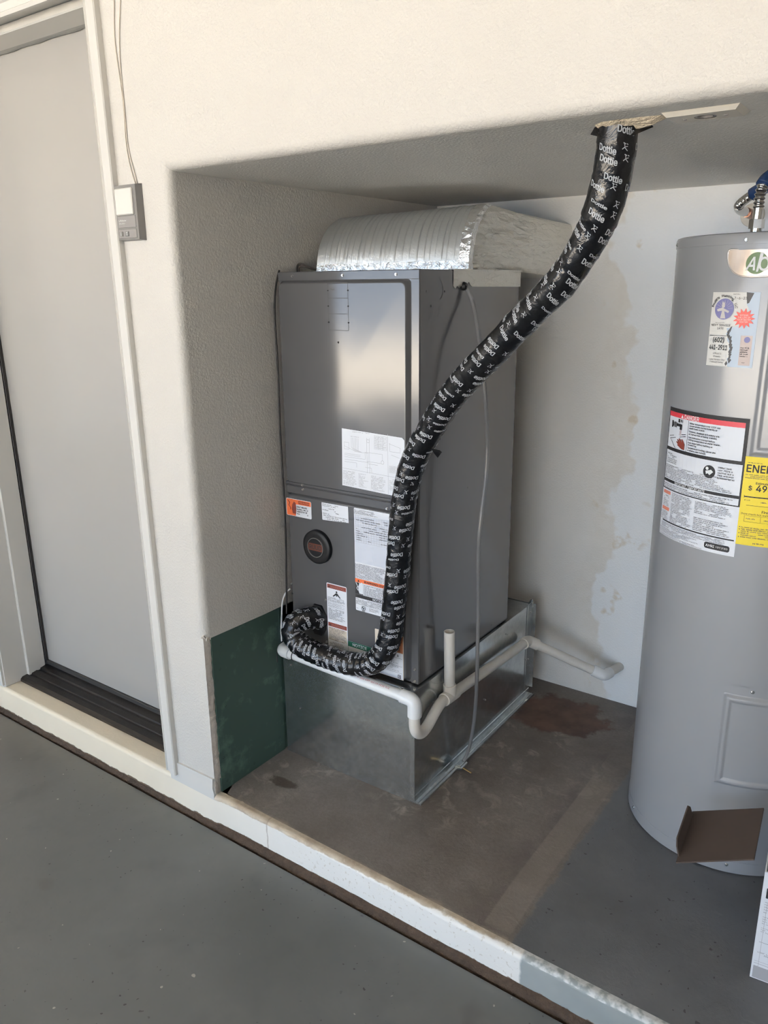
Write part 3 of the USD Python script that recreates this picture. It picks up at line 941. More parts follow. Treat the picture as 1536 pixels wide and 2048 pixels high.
# long rating label
rl_ = rrect(.2480, .3650, .1800, .4745, .003)
esd = unary_union([Polygon([(.262, .2315), (.274, .2315), (.275, .240), (.2765, .251), (.2745, .262), (.271, .266), (.2665, .262), (.2625, .264), (.2605, .256), (.258, .251), (.259, .240)])])
grid = [stroke([(.254 + k * .0085, .455), (.254 + k * .0085, .3800)], .0005) for k in range(13)] + [stroke([(.250, .3800 - .0000 + k * .0062), (.362, .3800 + k * .0062)], .0004) for k in range(13)]
sticker("rating_label", rl_, FL - .0001, M_paper, "long white rating sticker with an orange warning band",
        ("pale_table", simple("pale_blue_print", (.58, .61, .68), .6), [R2(.2495, .3635, .322, .457)]),
        ("drawing", M_ink_lg, grid),
        ("warning_band", M_orange, [R2(.2482, .3648, .2635, .2745)]),
        ("black_field", M_ink_k, [R2(.2482, .2740, .2290, .2630), R2(.2482, .3648, .2185, .2285)]),
        ("pictogram", M_paper, [flat(esd), stroke([(.2505, .2625), (.2565, .252), (.2535, .246), (.258, .240)], .0022), text("NOTICE", .0062, .3070, .2205, True)]),
        ("lettering", M_ink_k, [text("WARNING: EVITE", .0058, .2780, .2660, True, width=.080), flat(Polygon([(.2565, .2658), (.2625, .2658), (.2595, .2718)]))]),
        ("small_print", M_ink_g, [lines(.2500, .3630, .2765, .3190, 12, 10, rag=.08), lines(.2790, .3625, .2300, .2615, 8, 11, rag=.3), lines(.2500, .3630, .1990, .2170, 6, 12, rag=.1),
                                   lines(.2500, .3300, .4585, .4715, 4, 13), lines(.256, .360, .384, .452, 11, 14, h=.4, fill=.55, rag=0), lines(.2950, .3340, .1860, .1960, 3, 15),
                                   lines(.252, .258, .186, .189, 1, 16)]),
        ("mark", M_ink_k, [flat(Point(.2755, .1905).buffer(.0068).difference(Point(.2755, .1905).buffer(.0056))), stroke([(.2725, .194), (.2755, .188), (.2785, .192)], .0018), R2(.2700, .2810, .1818, .1832)]))
# warning strip
wl = rrect(.1450, .2168, .0300, .2395, .004)
fig = unary_union([Point(.1810, .2170).buffer(.0030), Polygon([(.1785, .2135), (.1835, .2135), (.1945, .2015), (.1925, .2000), (.1825, .2080), (.1830, .2040), (.1790, .2040), (.1795, .2080), (.1690, .2010), (.1670, .2030)])])
sticker("warning_label", wl, FL - .0001, M_paper, "narrow white warning sticker with maroon bands",
        ("maroon_band", M_maroon, [R2(.1475, .2145, .2245, .2365), R2(.1475, .2145, .1075, .1195)]),
        ("cream_field", M_cream_p, [R2(.1475, .2145, .0660, .1050)]),
        ("pictogram", M_ink_k, [flat(fig), flat(Polygon([(.1520, .2265), (.1575, .2265), (.15475, .2325)])), flat(Polygon([(.1520, .1095), (.1575, .1095), (.15475, .1155)]))]),
        ("lettering", simple("faded_print", (.32, .12, .10), .6), [text("WARNING", .0075, .1600, .2268, True, width=.048), text("WARNING", .0075, .1600, .1098, True, width=.048)]),
        ("small_print", M_ink_g, [lines(.1490, .2130, .1850, .1990, 5, 20, rag=.1), lines(.1490, .2110, .1680, .1830, 5, 21, h=.4), lines(.1510, .2120, .1300, .1650, 9, 22, rag=.35),
                                   lines(.1500, .2130, .0660, .1060, 10, 23, rag=.15), lines(.1530, .2130, .0330, .0610, 9, 24, rag=.2)]))
sticker("green_notice_label", Polygon([(.2176, .0300), (.2900, .0300), (.2985, .0390), (.2985, .0788), (.2176, .0788)]), FL - .0001, M_paper, "notice sticker with a green band",
        ("green_band", M_green_p, [R2(.2178, .2983, .0625, .0786)]),
        ("lettering", M_paper, [text("NOTICE", .0088, .2335, .0662, True, width=.050)]),
        ("drawing", M_ink_lg, [stroke([(.228, .034), (.228, .052), (.262, .052), (.262, .040), (.288, .040), (.288, .055)], .0007), stroke([(.242, .031), (.238, .050)], .0006), stroke([(.274, .0315), (.270, .052)], .0006)]))
lr = rrect(.3120, .4065, .0085, .1400, .002)
sticker("lower_label", lr, FL - .0001, M_cream_p, "cream and white sticker low on the right with a brown heading",
        ("white_field", M_paper, [R2(.3140, .4045, .0100, .0870)]),
        ("brown_band", simple("brown_print", (.36, .13, .06), .6), [R2(.3370, .4045, .0885, .1380)]),
        ("lettering", M_ink_k, [text("WARNING", .0075, .3440, .1255, True, width=.052), text("CENT", .0110, .3600, .1100, True), text("INSTALL", .0080, .3500, .0940, True), text("B", .0060, .3860, .0755, True)]),
        ("small_print", M_ink_g, [lines(.345, .400, .0300, .0640, 6, 25, h=.28, rag=.5)]),
        ("mark", M_ink_k, [stroke([(.316, z), (.402, z)], .0005) for z in (.0720, .0480, .0280)] + [flat(rect(.388, .0125, .398, .0225).difference(rect(.3895, .014, .3965, .021))), R2(.3915, .3945, .016, .019)]))

# round badge
bg = number(ah.path + "/round_badge")
cd(usdkit.mesh(stage, bg, rot(lathe([(0, .0125), (.036, .0125), (.0385, .0135), (.0455, .0125), (.0485, .010), (.0495, 0)], 64), (1, 0, 0), 90).apply_translation((.1205, FL, .3415)), M_rubber, smooth=35).GetPrim(), label="round black maker's badge")
sub(bg, "chrome_ring", rot(lathe([(.0262, .0125), (.0266, .0145), (.0285, .0145), (.0292, .0125)], 56), (1, 0, 0), 90).apply_translation((.1195, FL, .3412)), M_steel)
sub(bg, "copper_stripe", to_front(flat(Point(.1195, .3412).buffer(.0258).intersection(rect(.08, .3315, .16, .3525))), FL - .0130), simple("copper_print", (.13, .040, .026), .35, .3), smooth=False)
sub(bg, "lettering", to_front(text("RUUD", .0120, .1195, .3360, True, "c", .043), FL - .0134), M_ink_k, smooth=False)

# pipe grommet
gm = hull(np.vstack([np.c_[.112 + w * x, 0 * x - d, .117 + hh * z] for w, hh, d in ((.028, .047, .004), (.0265, .0455, .010)) for x, z in [(np.array([-.5, .5, 1, 1, .5, -.5, -1, -1]), np.array([-1, -1, -.5, .5, 1, 1, .5, -.5]))]]))
ah.part("grommet", mv(gm, (0, FL + .004, 0)), M_rubber, label="black rubber pipe grommet")
# foil tape over the top edge of the side
rsf = np.random.RandomState(12)
M_foil_side = (lambda g: g.end("crinkled_foil", g.principled_bsdf(base_color=(.78, .755, .69), metallic=.6, roughness=.40, normal=g.bmp(g.m("add", g.m("add", g.noise(55, 4, .6, dist=1.2), g.m("multiply", g.noise(1.0, 3, .6, vec=g.mapping(vector=g.pos(), scale=(60, 30, 210)).vector), .8)), g.m("multiply", g.ramp(g.noise(1.0, 2, .5, vec=g.mapping(vector=g.pos(), scale=(40, 12, 62)).vector), (.47, 1), (.5, 0), (.53, 1)), .6)), .42, .005)).BSDF))(G())
yy = np.linspace(.152, .5335, 40)
lowz = np.where(yy < .20, 1.037 + .004 * np.sin(yy * 300), 1.0385 - .008 * (yy - .2))
lowz[7:10] += (.006, .012, .004)
rows = [np.c_[np.full(40, FW + .0012 + .0008 * rsf.rand(40)), yy, lowz + (1.081 - lowz) * s] for s in (0, .25, .5, .75, 1)] + [np.c_[np.full(40, FW - .014), yy, np.full(40, 1.0825)]]
v = np.vstack(rows)
i, j = np.meshgrid(np.arange(len(rows) - 1), np.arange(39), indexing="ij")
ah.part("foil_tape", T(v, quads(np.stack([i * 40 + j, i * 40 + j + 1, (i + 1) * 40 + j + 1, (i + 1) * 40 + j], -1).reshape(-1, 4))), M_foil_side, smooth=False, label="cream looking foil tape over the top edge")

# ------------------------------------------------------------------ foil duct on top of the air handler
M_foil = (lambda g: g.end("duct_foil", g.principled_bsdf(base_color=(.50, .515, .515), metallic=.85, roughness=.38, normal=g.bmp(g.m("add", g.noise(38, 4, .6), g.m("multiply", g.noise(150, 2), .4)), .28, .004)).BSDF))(G())
M_tape = (lambda g: g.end("shiny_foil_tape", g.principled_bsdf(base_color=(.82, .82, .80), metallic=1.0, roughness=.16, normal=g.bmp(g.noise(70, 4, .6, dist=.5), .9, .006)).BSDF))(G())
DZ = 1.5285
du = Thing("insulated_duct", "silver foil insulated supply duct with a rounded front on top of the air handler", "air duct", at=(.80, .80, DZ))
x0d, x1d = .612, 1.000


def duct_profile(s):
    """Front to back profile (y, z) at station s from 0 (left) to 1 (right)."""
    yf = .4385 + (.580 - .4385) * s
    zt = 1.671 + (1.6945 - 1.671) * s
    t = np.linspace(0, np.pi / 2, 26)
    y = yf + .106 * (1 - np.cos(t)) ** .92
    z = DZ + (zt - DZ) * np.sin(t) ** .93
    yb = np.linspace(y[-1], D + .004, 16)[1:]
    zb = zt + (1.664 - zt) * (yb - y[-1]) / (D - y[-1])
    return np.r_[y, yb], np.r_[z, zb]


rsr = np.random.RandomState(21)
ridge = np.cumsum(.009 + .0115 * rsr.rand(40))
ridge = x0d + .012 + ridge[ridge < x1d - x0d - .02]
NX = 330
S = np.linspace(0, 1, NX)
pts = []
for s in S:
    y, z = duct_profile(s)
    x = np.full(len(y), x0d + (x1d - x0d) * s) + .036 * s * np.clip((y - .85) / (D - .85), 0, 1)
    w = x - .09 * (z - DZ) * (1 - s) * .25
    d = np.zeros(len(y))
    for q, c in enumerate(ridge):
        amp = .0016 * (.5 + .8 * ((q * 37) % 10) / 10)
        d += amp * np.exp(-((w - c) / .0013) ** 2)
    d = d * np.clip((z - DZ - .012) * 40, 0, 1) * np.clip((.9 - y) * 10, 0, 1)
    d += .003 * (meshkit.fbm(np.c_[x * 14, y * 14, z * 14], 3, 3) - .5)
    ends = 1 - .06 * max(0, 1 - min(s, 1) / .05) ** 2
    pts.append(np.c_[x, y - d * .8, DZ + (z + d * .6 - DZ) * ends])
pts = np.array(pts)
NP = pts.shape[1]
i, j = np.meshgrid(np.arange(NX - 1), np.arange(NP - 1), indexing="ij")
F_ = quads(np.stack([i * NP + j, (i + 1) * NP + j, (i + 1) * NP + j + 1, i * NP + j + 1], -1).reshape(-1, 4))
du.part("foil_jacket", T(pts.reshape(-1, 3), F_), M_foil, smooth=True, world=True, label="ribbed silver foil jacket")


def duct_side(edge, out, seed, mat, name, lab):
    """Crinkled side of the duct between its top edge and its bottom."""
    K = 40
    e = resample(edge, .006)
    yb = e[:, 1]
    bot = np.c_[e[:, 0], yb, np.interp(yb, [.58, .86, D], [DZ, DZ - .006, 1.507])]
    bot[:, 2] = np.minimum(bot[:, 2], e[:, 2])
    v = []
    for k in np.linspace(0, 1, K):
        p = e + (bot - e) * k
        bulge = out * .010 * np.sin(np.pi * min(k * 1.0, 1)) ** .6 * np.clip((yb - .62) * 8, 0, 1)
        p[:, 0] += bulge
        nz = meshkit.fbm(np.c_[p[:, 1] * 26, p[:, 2] * 95, 0 * yb + seed], 4, seed) - .5
        cre = np.exp(-((np.mod(p[:, 2] + .004 * nz, .0175) - .008) / .0011) ** 2) * (p[:, 1] > .60) * (p[:, 1] < .905)
        p[:, 0] += out * (.016 * nz * np.clip((k) * 8, 0, 1) * np.where(p[:, 1] < .9, 1, .35) - .0042 * cre * np.clip(k * (1 - k) * 12, 0, 1))
        p[:, 0] += out * .003 * np.exp(-((p[:, 1] - .925) / .012) ** 2) * np.clip(k * (1 - k) * 10, 0, 1)
        v.append(p)
    n = len(e)
    i, j = np.meshgrid(np.arange(K - 1), np.arange(n - 1), indexing="ij")
    q = np.stack([i * n + j, (i + 1) * n + j, (i + 1) * n + j + 1, i * n + j + 1], -1).reshape(-1, 4)
    du.part(name, T(np.vstack(v), quads(q if out > 0 else q[:, ::-1])), mat, smooth=50, world=True, label=lab)


duct_side(pts[-1], 1, 7, M_foil_side, "foil_side", "crinkled foil side with taped seams")
duct_side(pts[0], -1, 9, M_foil_side, "foil_side", None)
bt = np.array([[x0d, .4385, 0], [x1d, .580, 0], [x1d + .02, .86, 0], [x1d + .036, D + .004, 0], [x0d, D + .004, 0]])
bz = np.array([DZ, DZ, DZ - .006, 1.507, 1.507])
m = flat(Polygon(bt[:, :2]))
m.vertices[:, 2] = np.interp(m.vertices[:, 1], [.58, .86, D + .004], [DZ, DZ - .006, 1.507])
du.part("duct_bottom", m, M_foil_side, smooth=False, world=True)
# tape at the foot of the front and up the front right edge
tp_ = []
for s in np.linspace(0, 1, 90):
    k = int(round(s * (NX - 1)))
    base = pts[k]
    h = .016 + .006 * s + .003 * meshkit.fbm(np.array([s * 25, 0, 0]), 2, 4)
    col = []
    for q in np.linspace(0, 1, 7):
        z = DZ + h * q
        y = np.interp(z, base[:24, 2], base[:24, 1]) - .0016 - .0014 * meshkit.fbm(np.array([s * 70, q * 3, 1.0]), 3, 6)
        col.append((base[0, 0], y, z))
    tp_.append(col)
v = np.array(tp_).reshape(-1, 3)
i, j = np.meshgrid(np.arange(89), np.arange(6), indexing="ij")
du.part("foil_tape", T(v, quads(np.stack([i * 7 + j, (i + 1) * 7 + j, (i + 1) * 7 + j + 1, i * 7 + j + 1], -1).reshape(-1, 4))), M_tape, smooth=40, world=True, label="shiny crumpled foil tape along the foot")
tp_ = []
e = pts[-1][:26]
for k, p in enumerate(e):
    rr = .0025 * rsr.rand(3)
    tp_.append([(p[0] - .018 - .004 * rsr.rand(), p[1] - .0022 + .14 * 0 - .0065, p[2] + .0005), (p[0] - .006, p[1] - .003 - rr[0], p[2] + .001), (p[0] + .0035 + rr[1], p[1] - .001, p[2]), (p[0] + .004 + rr[2], p[1] + .016 + .006 * rsr.rand(), p[2] - .004)])
v = np.array(tp_).reshape(-1, 3)
i, j = np.meshgrid(np.arange(len(e) - 1), np.arange(3), indexing="ij")
du.part("foil_tape", T(v, quads(np.stack([i * 4 + j, i * 4 + j + 1, (i + 1) * 4 + j + 1, (i + 1) * 4 + j], -1).reshape(-1, 4))), M_tape, smooth=False, world=True)

# ------------------------------------------------------------------ taped refrigerant pipe
M_black = (lambda g: g.end("black_tape", g.principled_bsdf(base_color=(.007, .0075, .009), roughness=g.ramp(g.noise(14, 3), (.35, .13), (.7, .28)), specular_ior_level=.42, normal=g.bmp(g.m("add", g.noise(42, 3, .6, dist=.8), g.m("multiply", g.noise(14, 2), .8)), .34, .006)).BSDF))(G())
M_tprint = simple("tape_print", (.34, .36, .39), .4)
HP = [[1.5495, .124, 1.7485], [1.5447, .13, 1.7087], [1.5356, .14, 1.6631], [1.5199, .15, 1.616], [1.487, .165, 1.5589], [1.4383, .18, 1.4982], [1.3665, .2, 1.4369], [1.2582, .225, 1.3422], [1.1546, .25, 1.2469],
      [1.081, .268, 1.1508], [1.0315, .276, 1.0694], [1.0059, .279, .976], [.9915, .280, .867], [.9816, .280, .7561], [.9685, .277, .6422], [.9554, .270, .5705], [.9156, .262, .5159], [.8592, .257, .4952],
      [.7699, .248, .4945], [.6957, .242, .5042], [.6539, .238, .5290], [.6449, .243, .5560], [.6576, .262, .5735], [.6757, .290, .5755], [.6870, .322, .5655]]
hz = spline(HP, .004)
hs = np.r_[0, np.cumsum(np.linalg.norm(np.diff(hz, axis=0), axis=1))]
HL = hs[-1]
ht, hn, hb = frames(hz)
NT = 48
th_ = np.arange(NT) / NT * 2 * np.pi


def hose_r(s, th):
    """Radius of the taped pipe: lapped turns, lumps, tighter turns near the cabinet."""
    s, th = np.broadcast_arrays(s, th)
    base = .0310 + .0016 * (s < .16) - .0012 * np.clip((s - 1.6) * 3, 0, 1)
    pit = np.where(s > 1.42, .021, .042)
    ph = np.mod(s / pit + th / (2 * np.pi), 1.0)
    lap = np.where(s > 1.42, .0024, .0011) * (np.clip(ph / .85, 0, 1) - np.clip((ph - .85) / .15, 0, 1))
    lump = .0042 * (meshkit.fbm(np.stack([s * 17, np.cos(th) * .9, np.sin(th) * .9], -1), 3, 11) - .5)
    wr = .0016 * (meshkit.fbm(np.stack([s * 75, np.cos(th) * 1.6, np.sin(th) * 1.6], -1), 2, 13) - .5)
    return base + lap + lump + wr


ho = Thing("taped_refrigerant_pipe", "thick black tape wrapped pipe with pale lettering curving down across the grey cabinet", "pipe", at=tuple(hz[-1]))
ho.part("tape_wrap", sweep(hz, hose_r(hs[:, None], th_[None, :]), NT), M_black, smooth=45, world=True)


def on_hose(m, s0, t0, turned, lift=.0006):
    """Print coordinates onto the tape: reading round the pipe, letters standing along it."""
    u, v = m.vertices[:, 0], m.vertices[:, 1]
    sg = 1 if turned else -1
    th = t0 + sg * u / .031
    s = s0 + sg * v + .007 * (u / .031)
    c = [np.interp(s, hs, a) for a in (*hz.T, *hn.T, *hb.T)]
    P, N, B = np.stack(c[:3], 1), np.stack(c[3:6], 1), np.stack(c[6:], 1)
    r = hose_r(s, th) + lift
    return T(P + r[:, None] * (np.cos(th)[:, None] * N + np.sin(th)[:, None] * B), m.faces)


word = text("Dottie", .0098, bold=True, width=.030)
word = cat([word, mv(word, (.0005, .0002, 0))])
dog = cat([stroke([(0, .002), (.004, .006), (.003, .010)], .0013), stroke([(.0035, .0055), (.009, .0015)], .0013), stroke([(.004, .006), (.009, .008)], .0011), stroke([(.001, .0115), (.005, .0105)], .0016), stroke([(.0065, .0112), (.0095, .0105)], .0014)])
half = word.copy()
half = T(half.vertices * (1, .55, 1), half.faces)
rst = np.random.RandomState(31)
pr, s = [], .012
row = 0
while s < HL - .02:
    turned = s > .455
    t0 = rst.rand() * 2 * np.pi
    for k in range(3):
        mm = word if rst.rand() < .72 else half
        pr.append(on_hose(mm, s + .002 * rst.randn() * .5, t0 + k * 2.09, turned))
        if rst.rand() < .75:
            pr.append(on_hose(dog, s, t0 + k * 2.09 + (1.25 if turned else -1.25), turned))
    row += 1
    s += (.0265 if row % 2 else .0165) if s < 1.42 else (.0210 if row % 2 else .0135)
ho.part("lettering", pr, M_tprint, smooth=False, world=True, label="pale maker's lettering repeated along the tape", kind="stuff")
# loose tape at the top and a flap near the bend
ho.part("tape_tail", T([(1.512, .112, 1.7455), (1.600, .120, 1.7455), (1.607, .126, 1.737), (1.578, .108, 1.724), (1.523, .098, 1.728), (1.508, .104, 1.733)], [[0, 1, 2], [0, 2, 3], [0, 3, 4], [0, 4, 5]]), M_black, smooth=False, world=True)
ho.part("tape_tail", hull(np.array([1.122, .232, 1.118]) + np.array([(0, 0, 0), (.018, -.004, .010), (.020, .002, .005), (.004, .010, -.012), (-.006, -.004, .012)])), M_black, smooth=False, world=True)
ho.part("tape_tail", hull(np.array([1.052, .255, 1.030]) + np.array([(0, 0, 0), (.010, -.002, .012), (.013, .004, .003), (.002, .008, -.012), (-.004, -.004, .008)])), M_black, smooth=False, world=True)

# ------------------------------------------------------------------ white plastic drain pipe
M_pvc = simple("white_pvc", (.79, .79, .775), .28, var=.02, scale=20, subsurface_weight=0.0)
M_pvc_d = simple("dirty_pvc", (.66, .625, .57), .42, var=.10, scale=25)
M_pvc_f = simple("white_pvc_fitting", (.81, .81, .80), .22)
M_red = simple("red_print", (.42, .08, .09), .6)
PR = .0152
dp_ = Thing("drain_pipe", "white plastic condensate drain pipe running along the galvanised box to the back wall", "drain pipe", at=(1.045, .262, ZF))


def dpart(name, mesh, mat, **kw):
    return dp_.part(name, mesh, mat, world=True, **kw)


A0, A1 = np.array([.580, .262, .4590]), np.array([1.0495, .2615, .4440])
u = (A1 - A0) / np.linalg.norm(A1 - A0)
pipe_a = dpart("pipe", cyl(A0, A1 - u * .03, PR), M_pvc, smooth=40)
socket = lambda a, b, r=.0186: sweep([a, a + (np.asarray(b) - a) * .02, a + (np.asarray(b) - a) * .04, a + (np.asarray(b) - a) * .96, b], [PR, r - .001, r, r, r - .0012], 28)
# left end elbow turning back to the cabinet
dpart("elbow", [sweep(fillet([A0 + u * .034, A0 - u * .002, A0 - u * .002 + np.array([0, .034, 0])], .020, 12), .0186, 28), ], M_pvc_f, smooth=40)
# right elbow turning down, then the trap up to the tee
C1 = A1
down = np.array([0, 0, -1.0])
dpart("elbow", sweep(fillet([C1 - u * .040, C1, C1 + down * .046], .024, 12), .0190, 28), M_pvc_f, smooth=40, label="glossy white elbow at the front corner")
TE = np.array([1.0480, .4440, .3735])
tdir = np.array([0, .97, -.045])
tdir /= np.linalg.norm(tdir)
trap = spline([C1 + down * .040, C1 + down * .070, C1 + np.array([0, .008, -.096]), C1 + np.array([0, .030, -.112]), C1 + np.array([0, .060, -.108]), C1 + np.array([0, .088, -.092]), C1 + np.array([0, .118, -.0745]), TE - tdir * .028], .004)
dpart("trap_bend", sweep(trap, PR, 28), M_pvc_d, smooth=40, label="hand bent trap of dull white pipe")
dpart("tee", [sweep([TE - tdir * .032, TE - tdir * .031, TE + tdir * .031, TE + tdir * .032], [PR, .0188, .0188, PR], 28), sweep([TE, TE + np.array([0, -.002, .036]), TE + np.array([0, -.002, .037])], [.0186, .0186, PR], 28)], M_pvc_d, smooth=40, label="dull tee fitting under the vent stub")
dpart("vent_stub", pipe(TE + np.array([0, -.002, .020]), (1.0485, .4360, .575), PR), M_pvc_d, smooth=40, label="open upright vent stub")
E2 = np.array([1.0480, .9500, .3465])
dpart("pipe", cyl(TE + tdir * .02, E2 - (E2 - TE) * .03, PR), M_pvc_d, smooth=40)
E3 = np.array([1.2770, 1.0560, .2400])
W3 = np.array([1.2950, D + .004, .2370])
d12, d23, d34 = [(b - a) / np.linalg.norm(b - a) for a, b in ((TE, E2), (E2, E3), (E3, W3))]
dpart("elbow", sweep(fillet([E2 - d12 * .036, E2, E2 + d23 * .036], .022, 12), .0188, 28), M_pvc_d, smooth=40)
dpart("pipe", cyl(E2 + d23 * .02, E3 - d23 * .02, PR), M_pvc_d, smooth=40)
dpart("elbow", sweep(fillet([E3 - d23 * .042, E3, E3 + d34 * .034], .022, 12), .0188, 28), M_pvc_f, smooth=40)
dpart("pipe", cyl(E3 + d34 * .02, W3, PR), M_pvc_d, smooth=40)
# print on the front pipe, upside down as it was mounted
tx = text("3/4 SCH 40 PR 480 PSI @ 73F  D2665  CRESLINE  NSF-PW  PVC 1120", .0052, width=.300)
tx.vertices[:, 0] = .395 - tx.vertices[:, 0]
tx.vertices[:, 1] = .0026 - tx.vertices[:, 1]
ph = math.radians(58) + tx.vertices[:, 1] / PR
vv = A0 + u * tx.vertices[:, :1] + (PR + .0003) * np.stack([0 * ph, -np.cos(ph), np.sin(ph)], 1)
sub(pipe_a, "lettering", T(vv - dp_.at, tx.faces), M_red, smooth=False)
# cable tie on the left end
dpart("cable_tie", sweep(np.array([A0 + u * .052 + .0168 * np.array([0, math.cos(q), math.sin(q)]) for q in np.linspace(0, 2 * np.pi, 30)]), .0012, 8), M_rubber, smooth=True)

# ------------------------------------------------------------------ clear tube from the cabinet to the floor
M_tube = simple("clear_vinyl", (.36, .36, .365), .14, transmission_weight=.6, ior=1.42)
M_brass = simple("brass", (.62, .45, .20), .25, 1.0)
TP = [[1.0215, .535, 1.487], [1.032, .5450, 1.4625], [1.058, .5370, 1.3914], [1.085, .5222, 1.2803], [1.098, .5290, 1.1387], [1.1, .5261, 1.0051], [1.098, .5036, .8589], [1.095, .5122, .6525], [1.09, .5229, .4954], [1.076, .5390, .2585], [1.064, .5370, .1692], [1.057, .5320, .1370], [1.053, .520, .1215]]
tu = Thing("clear_drain_tube", "thin clear plastic tube hanging from the foil tape down beside the cabinet to the floor", "tube", at=(1.053, .520, ZF))
tu.part("tube", sweep(spline(TP, .006), .0054, 18), M_tube, smooth=True, world=True)
cl = tu.part("hose_clip", [mv(rot(box(-.012, .012, -.021, .021, 0, .012, .003), (0, 0, 1), 2), (1.053, .507, ZF + .007)), mv(box(-.007, .007, -.012, .012, 0, .004, .001), (1.053, .502, ZF + .019))], M_galv_edge, world=True, label="small zinc hose clip")
tu.part("brass_pin", cyl((1.060, .500, ZF + .012), (1.094, .497, ZF + .008), .0022), M_brass, smooth=40, world=True, label="short brass pin")
tu.part("black_grommet", mv(rot(lathe([(0, .008), (.008, .007), (.011, 0)], 16), (0, 1, 0), 90), (1.0195, .533, 1.487)), M_rubber, world=True)

# ------------------------------------------------------------------ loose wires by the cabinet
M_wk = simple("black_wire", (.015, .014, .014), .45)
M_wg = simple("brown_wire", (.06, .05, .045), .5)
M_ww = simple("white_wire", (.72, .72, .72), .4)


def wire(name, lab, pts, r, mat, step=.01):
    w = Thing(name, lab, "wire", at=tuple(pts[-1]))
    w.part("strand", sweep(spline(pts, step), r, 10), mat, smooth=True, world=True)


wire("thermostat_wire", "black wire hanging down the left edge of the air handler", [(.560, .345, 1.532), (.562, .322, 1.47), (.563, .318, 1.3254), (.5615, .318, 1.1194), (.5635, .318, .9623), (.5685, .313, .8147), (.5665, .310, .6741), (.572, .298, .560)], .0026, M_wk)
wire("jumper_wire", "dark looped wire at the top left corner of the air handler, longer of two", [(.553, .425, 1.5285), (.5535, .424, 1.540), (.562, .421, 1.5492), (.585, .425, 1.5440), (.612, .452, 1.5325), (.625, .500, 1.531)], .0024, M_wg, .004)
wire("jumper_wire", "dark looped wire at the top left corner of the air handler, shorter of two", [(.563, .420, 1.5285), (.5635, .419, 1.537), (.572, .417, 1.5432), (.592, .426, 1.5390), (.616, .460, 1.5320), (.628, .512, 1.531)], .0022, M_wg, .004)
wire("white_wire", "thin white wire bowed out at the left of the cabinet above the drain pipe", [(.5725, .318, .6330), (.5620, .306, .6180), (.5560, .294, .5600), (.5560, .288, .5050), (.5640, .280, .4760)], .0026, M_ww, .006)
wire("black_wire", "short black wire end drooping past the left end of the drain pipe", [(.5570, .290, .4700), (.5560, .276, .4620), (.5590, .262, .4400), (.5650, .256, .4180)], .0018, M_wk, .005)

# ------------------------------------------------------------------ water heater
M_tank = simple("tank_enamel", (.255, .263, .282), .26, spec=.55, coat_weight=.15, coat_roughness=.10)
M_yel = simple("yellow_label", (.72, .57, .025), .5)
M_redl = simple("red_label_print", (.62, .055, .075), .45)
M_tan = simple("bronze_badge", (.52, .42, .34), .28, .55)
M_bgreen = simple("badge_green", (.10, .17, .065), .4)
M_blue = simple("logo_violet", (.17, .17, .36), .5)
M_sky = simple("pale_blue_print", (.58, .61, .68), .6)
M_pink = simple("pinkish_print", (.52, .44, .42), .6)
M_burst = simple("burst_red", (.72, .12, .10), .5)
M_chrome = simple("bright_steel", (.66, .64, .60), .14, 1.0)
M_cu = simple("copper", (.30, .15, .10), .3, 1.0)
wh = Thing("water_heater", "tall light grey cylindrical electric water heater with warning labels", "water heater", at=(HX, HY, ZF))
Z = lambda z: z - ZF


def wrap(m, a0, z0, lift):
    """Sheet coordinates (x round the tank from angle a0, y up from z0) onto the tank."""
    a = math.radians(a0) + m.vertices[:, 0] / HR
    r = HR + lift + m.vertices[:, 2]
    return T(np.c_[r * np.cos(a), r * np.sin(a), Z(z0) + m.vertices[:, 1]], m.faces)


def cell(x0, x1, y0, y1):
    n = max(1, int((x1 - x0) / .012))
    xs = np.linspace(x0, x1, n + 1)
    v = np.vstack([np.c_[xs, 0 * xs + y0, 0 * xs], np.c_[xs, 0 * xs + y1, 0 * xs]])
    i = np.arange(n)
    return T(v, quads(np.stack([i, i + 1, n + 2 + i, n + 1 + i], 1)))


wh.part("tank", lathe([(HR - .003, .030), (HR, .034), (HR, Z(1.5650)), (HR - .003, Z(1.5665))], 160), M_tank, smooth=35)
wh.part("bottom_ring", lathe([(0, .001), (HR - .004, .001), (HR + .0015, .003), (HR + .0015, .0325), (HR + .0005, .0345), (HR - .006, .0345)], 160), M_tank, smooth=30)
wh.part("top_cap", lathe([(HR - .006, Z(1.5640)), (HR + .0018, Z(1.5645)), (HR + .0018, Z(1.5800)), (HR - .0005, Z(1.5855)), (HR - .006, Z(1.5873)), (HR * .6, Z(1.5885)), (0, Z(1.5890))], 160), M_tank, smooth=35)
for a in (-142.6, -75.2, -110 + 200, 20):
    wh.part("screw", rot(rot(screw(0, 0, 0, .0042), (0, 0, 1), a + 90), (0, 0, 1), 0).apply_translation(((HR + .0016) * math.cos(math.radians(a)), (HR + .0016) * math.sin(math.radians(a)), .024)), M_steel)
for a in (-101.5, -155.5):
    wh.part("screw", rot(screw(0, 0, 0, .0042), (0, 0, 1), a + 90).apply_translation(((HR + .0018) * math.cos(math.radians(a)), (HR + .0018) * math.sin(math.radians(a)), Z(1.5725))), M_steel)


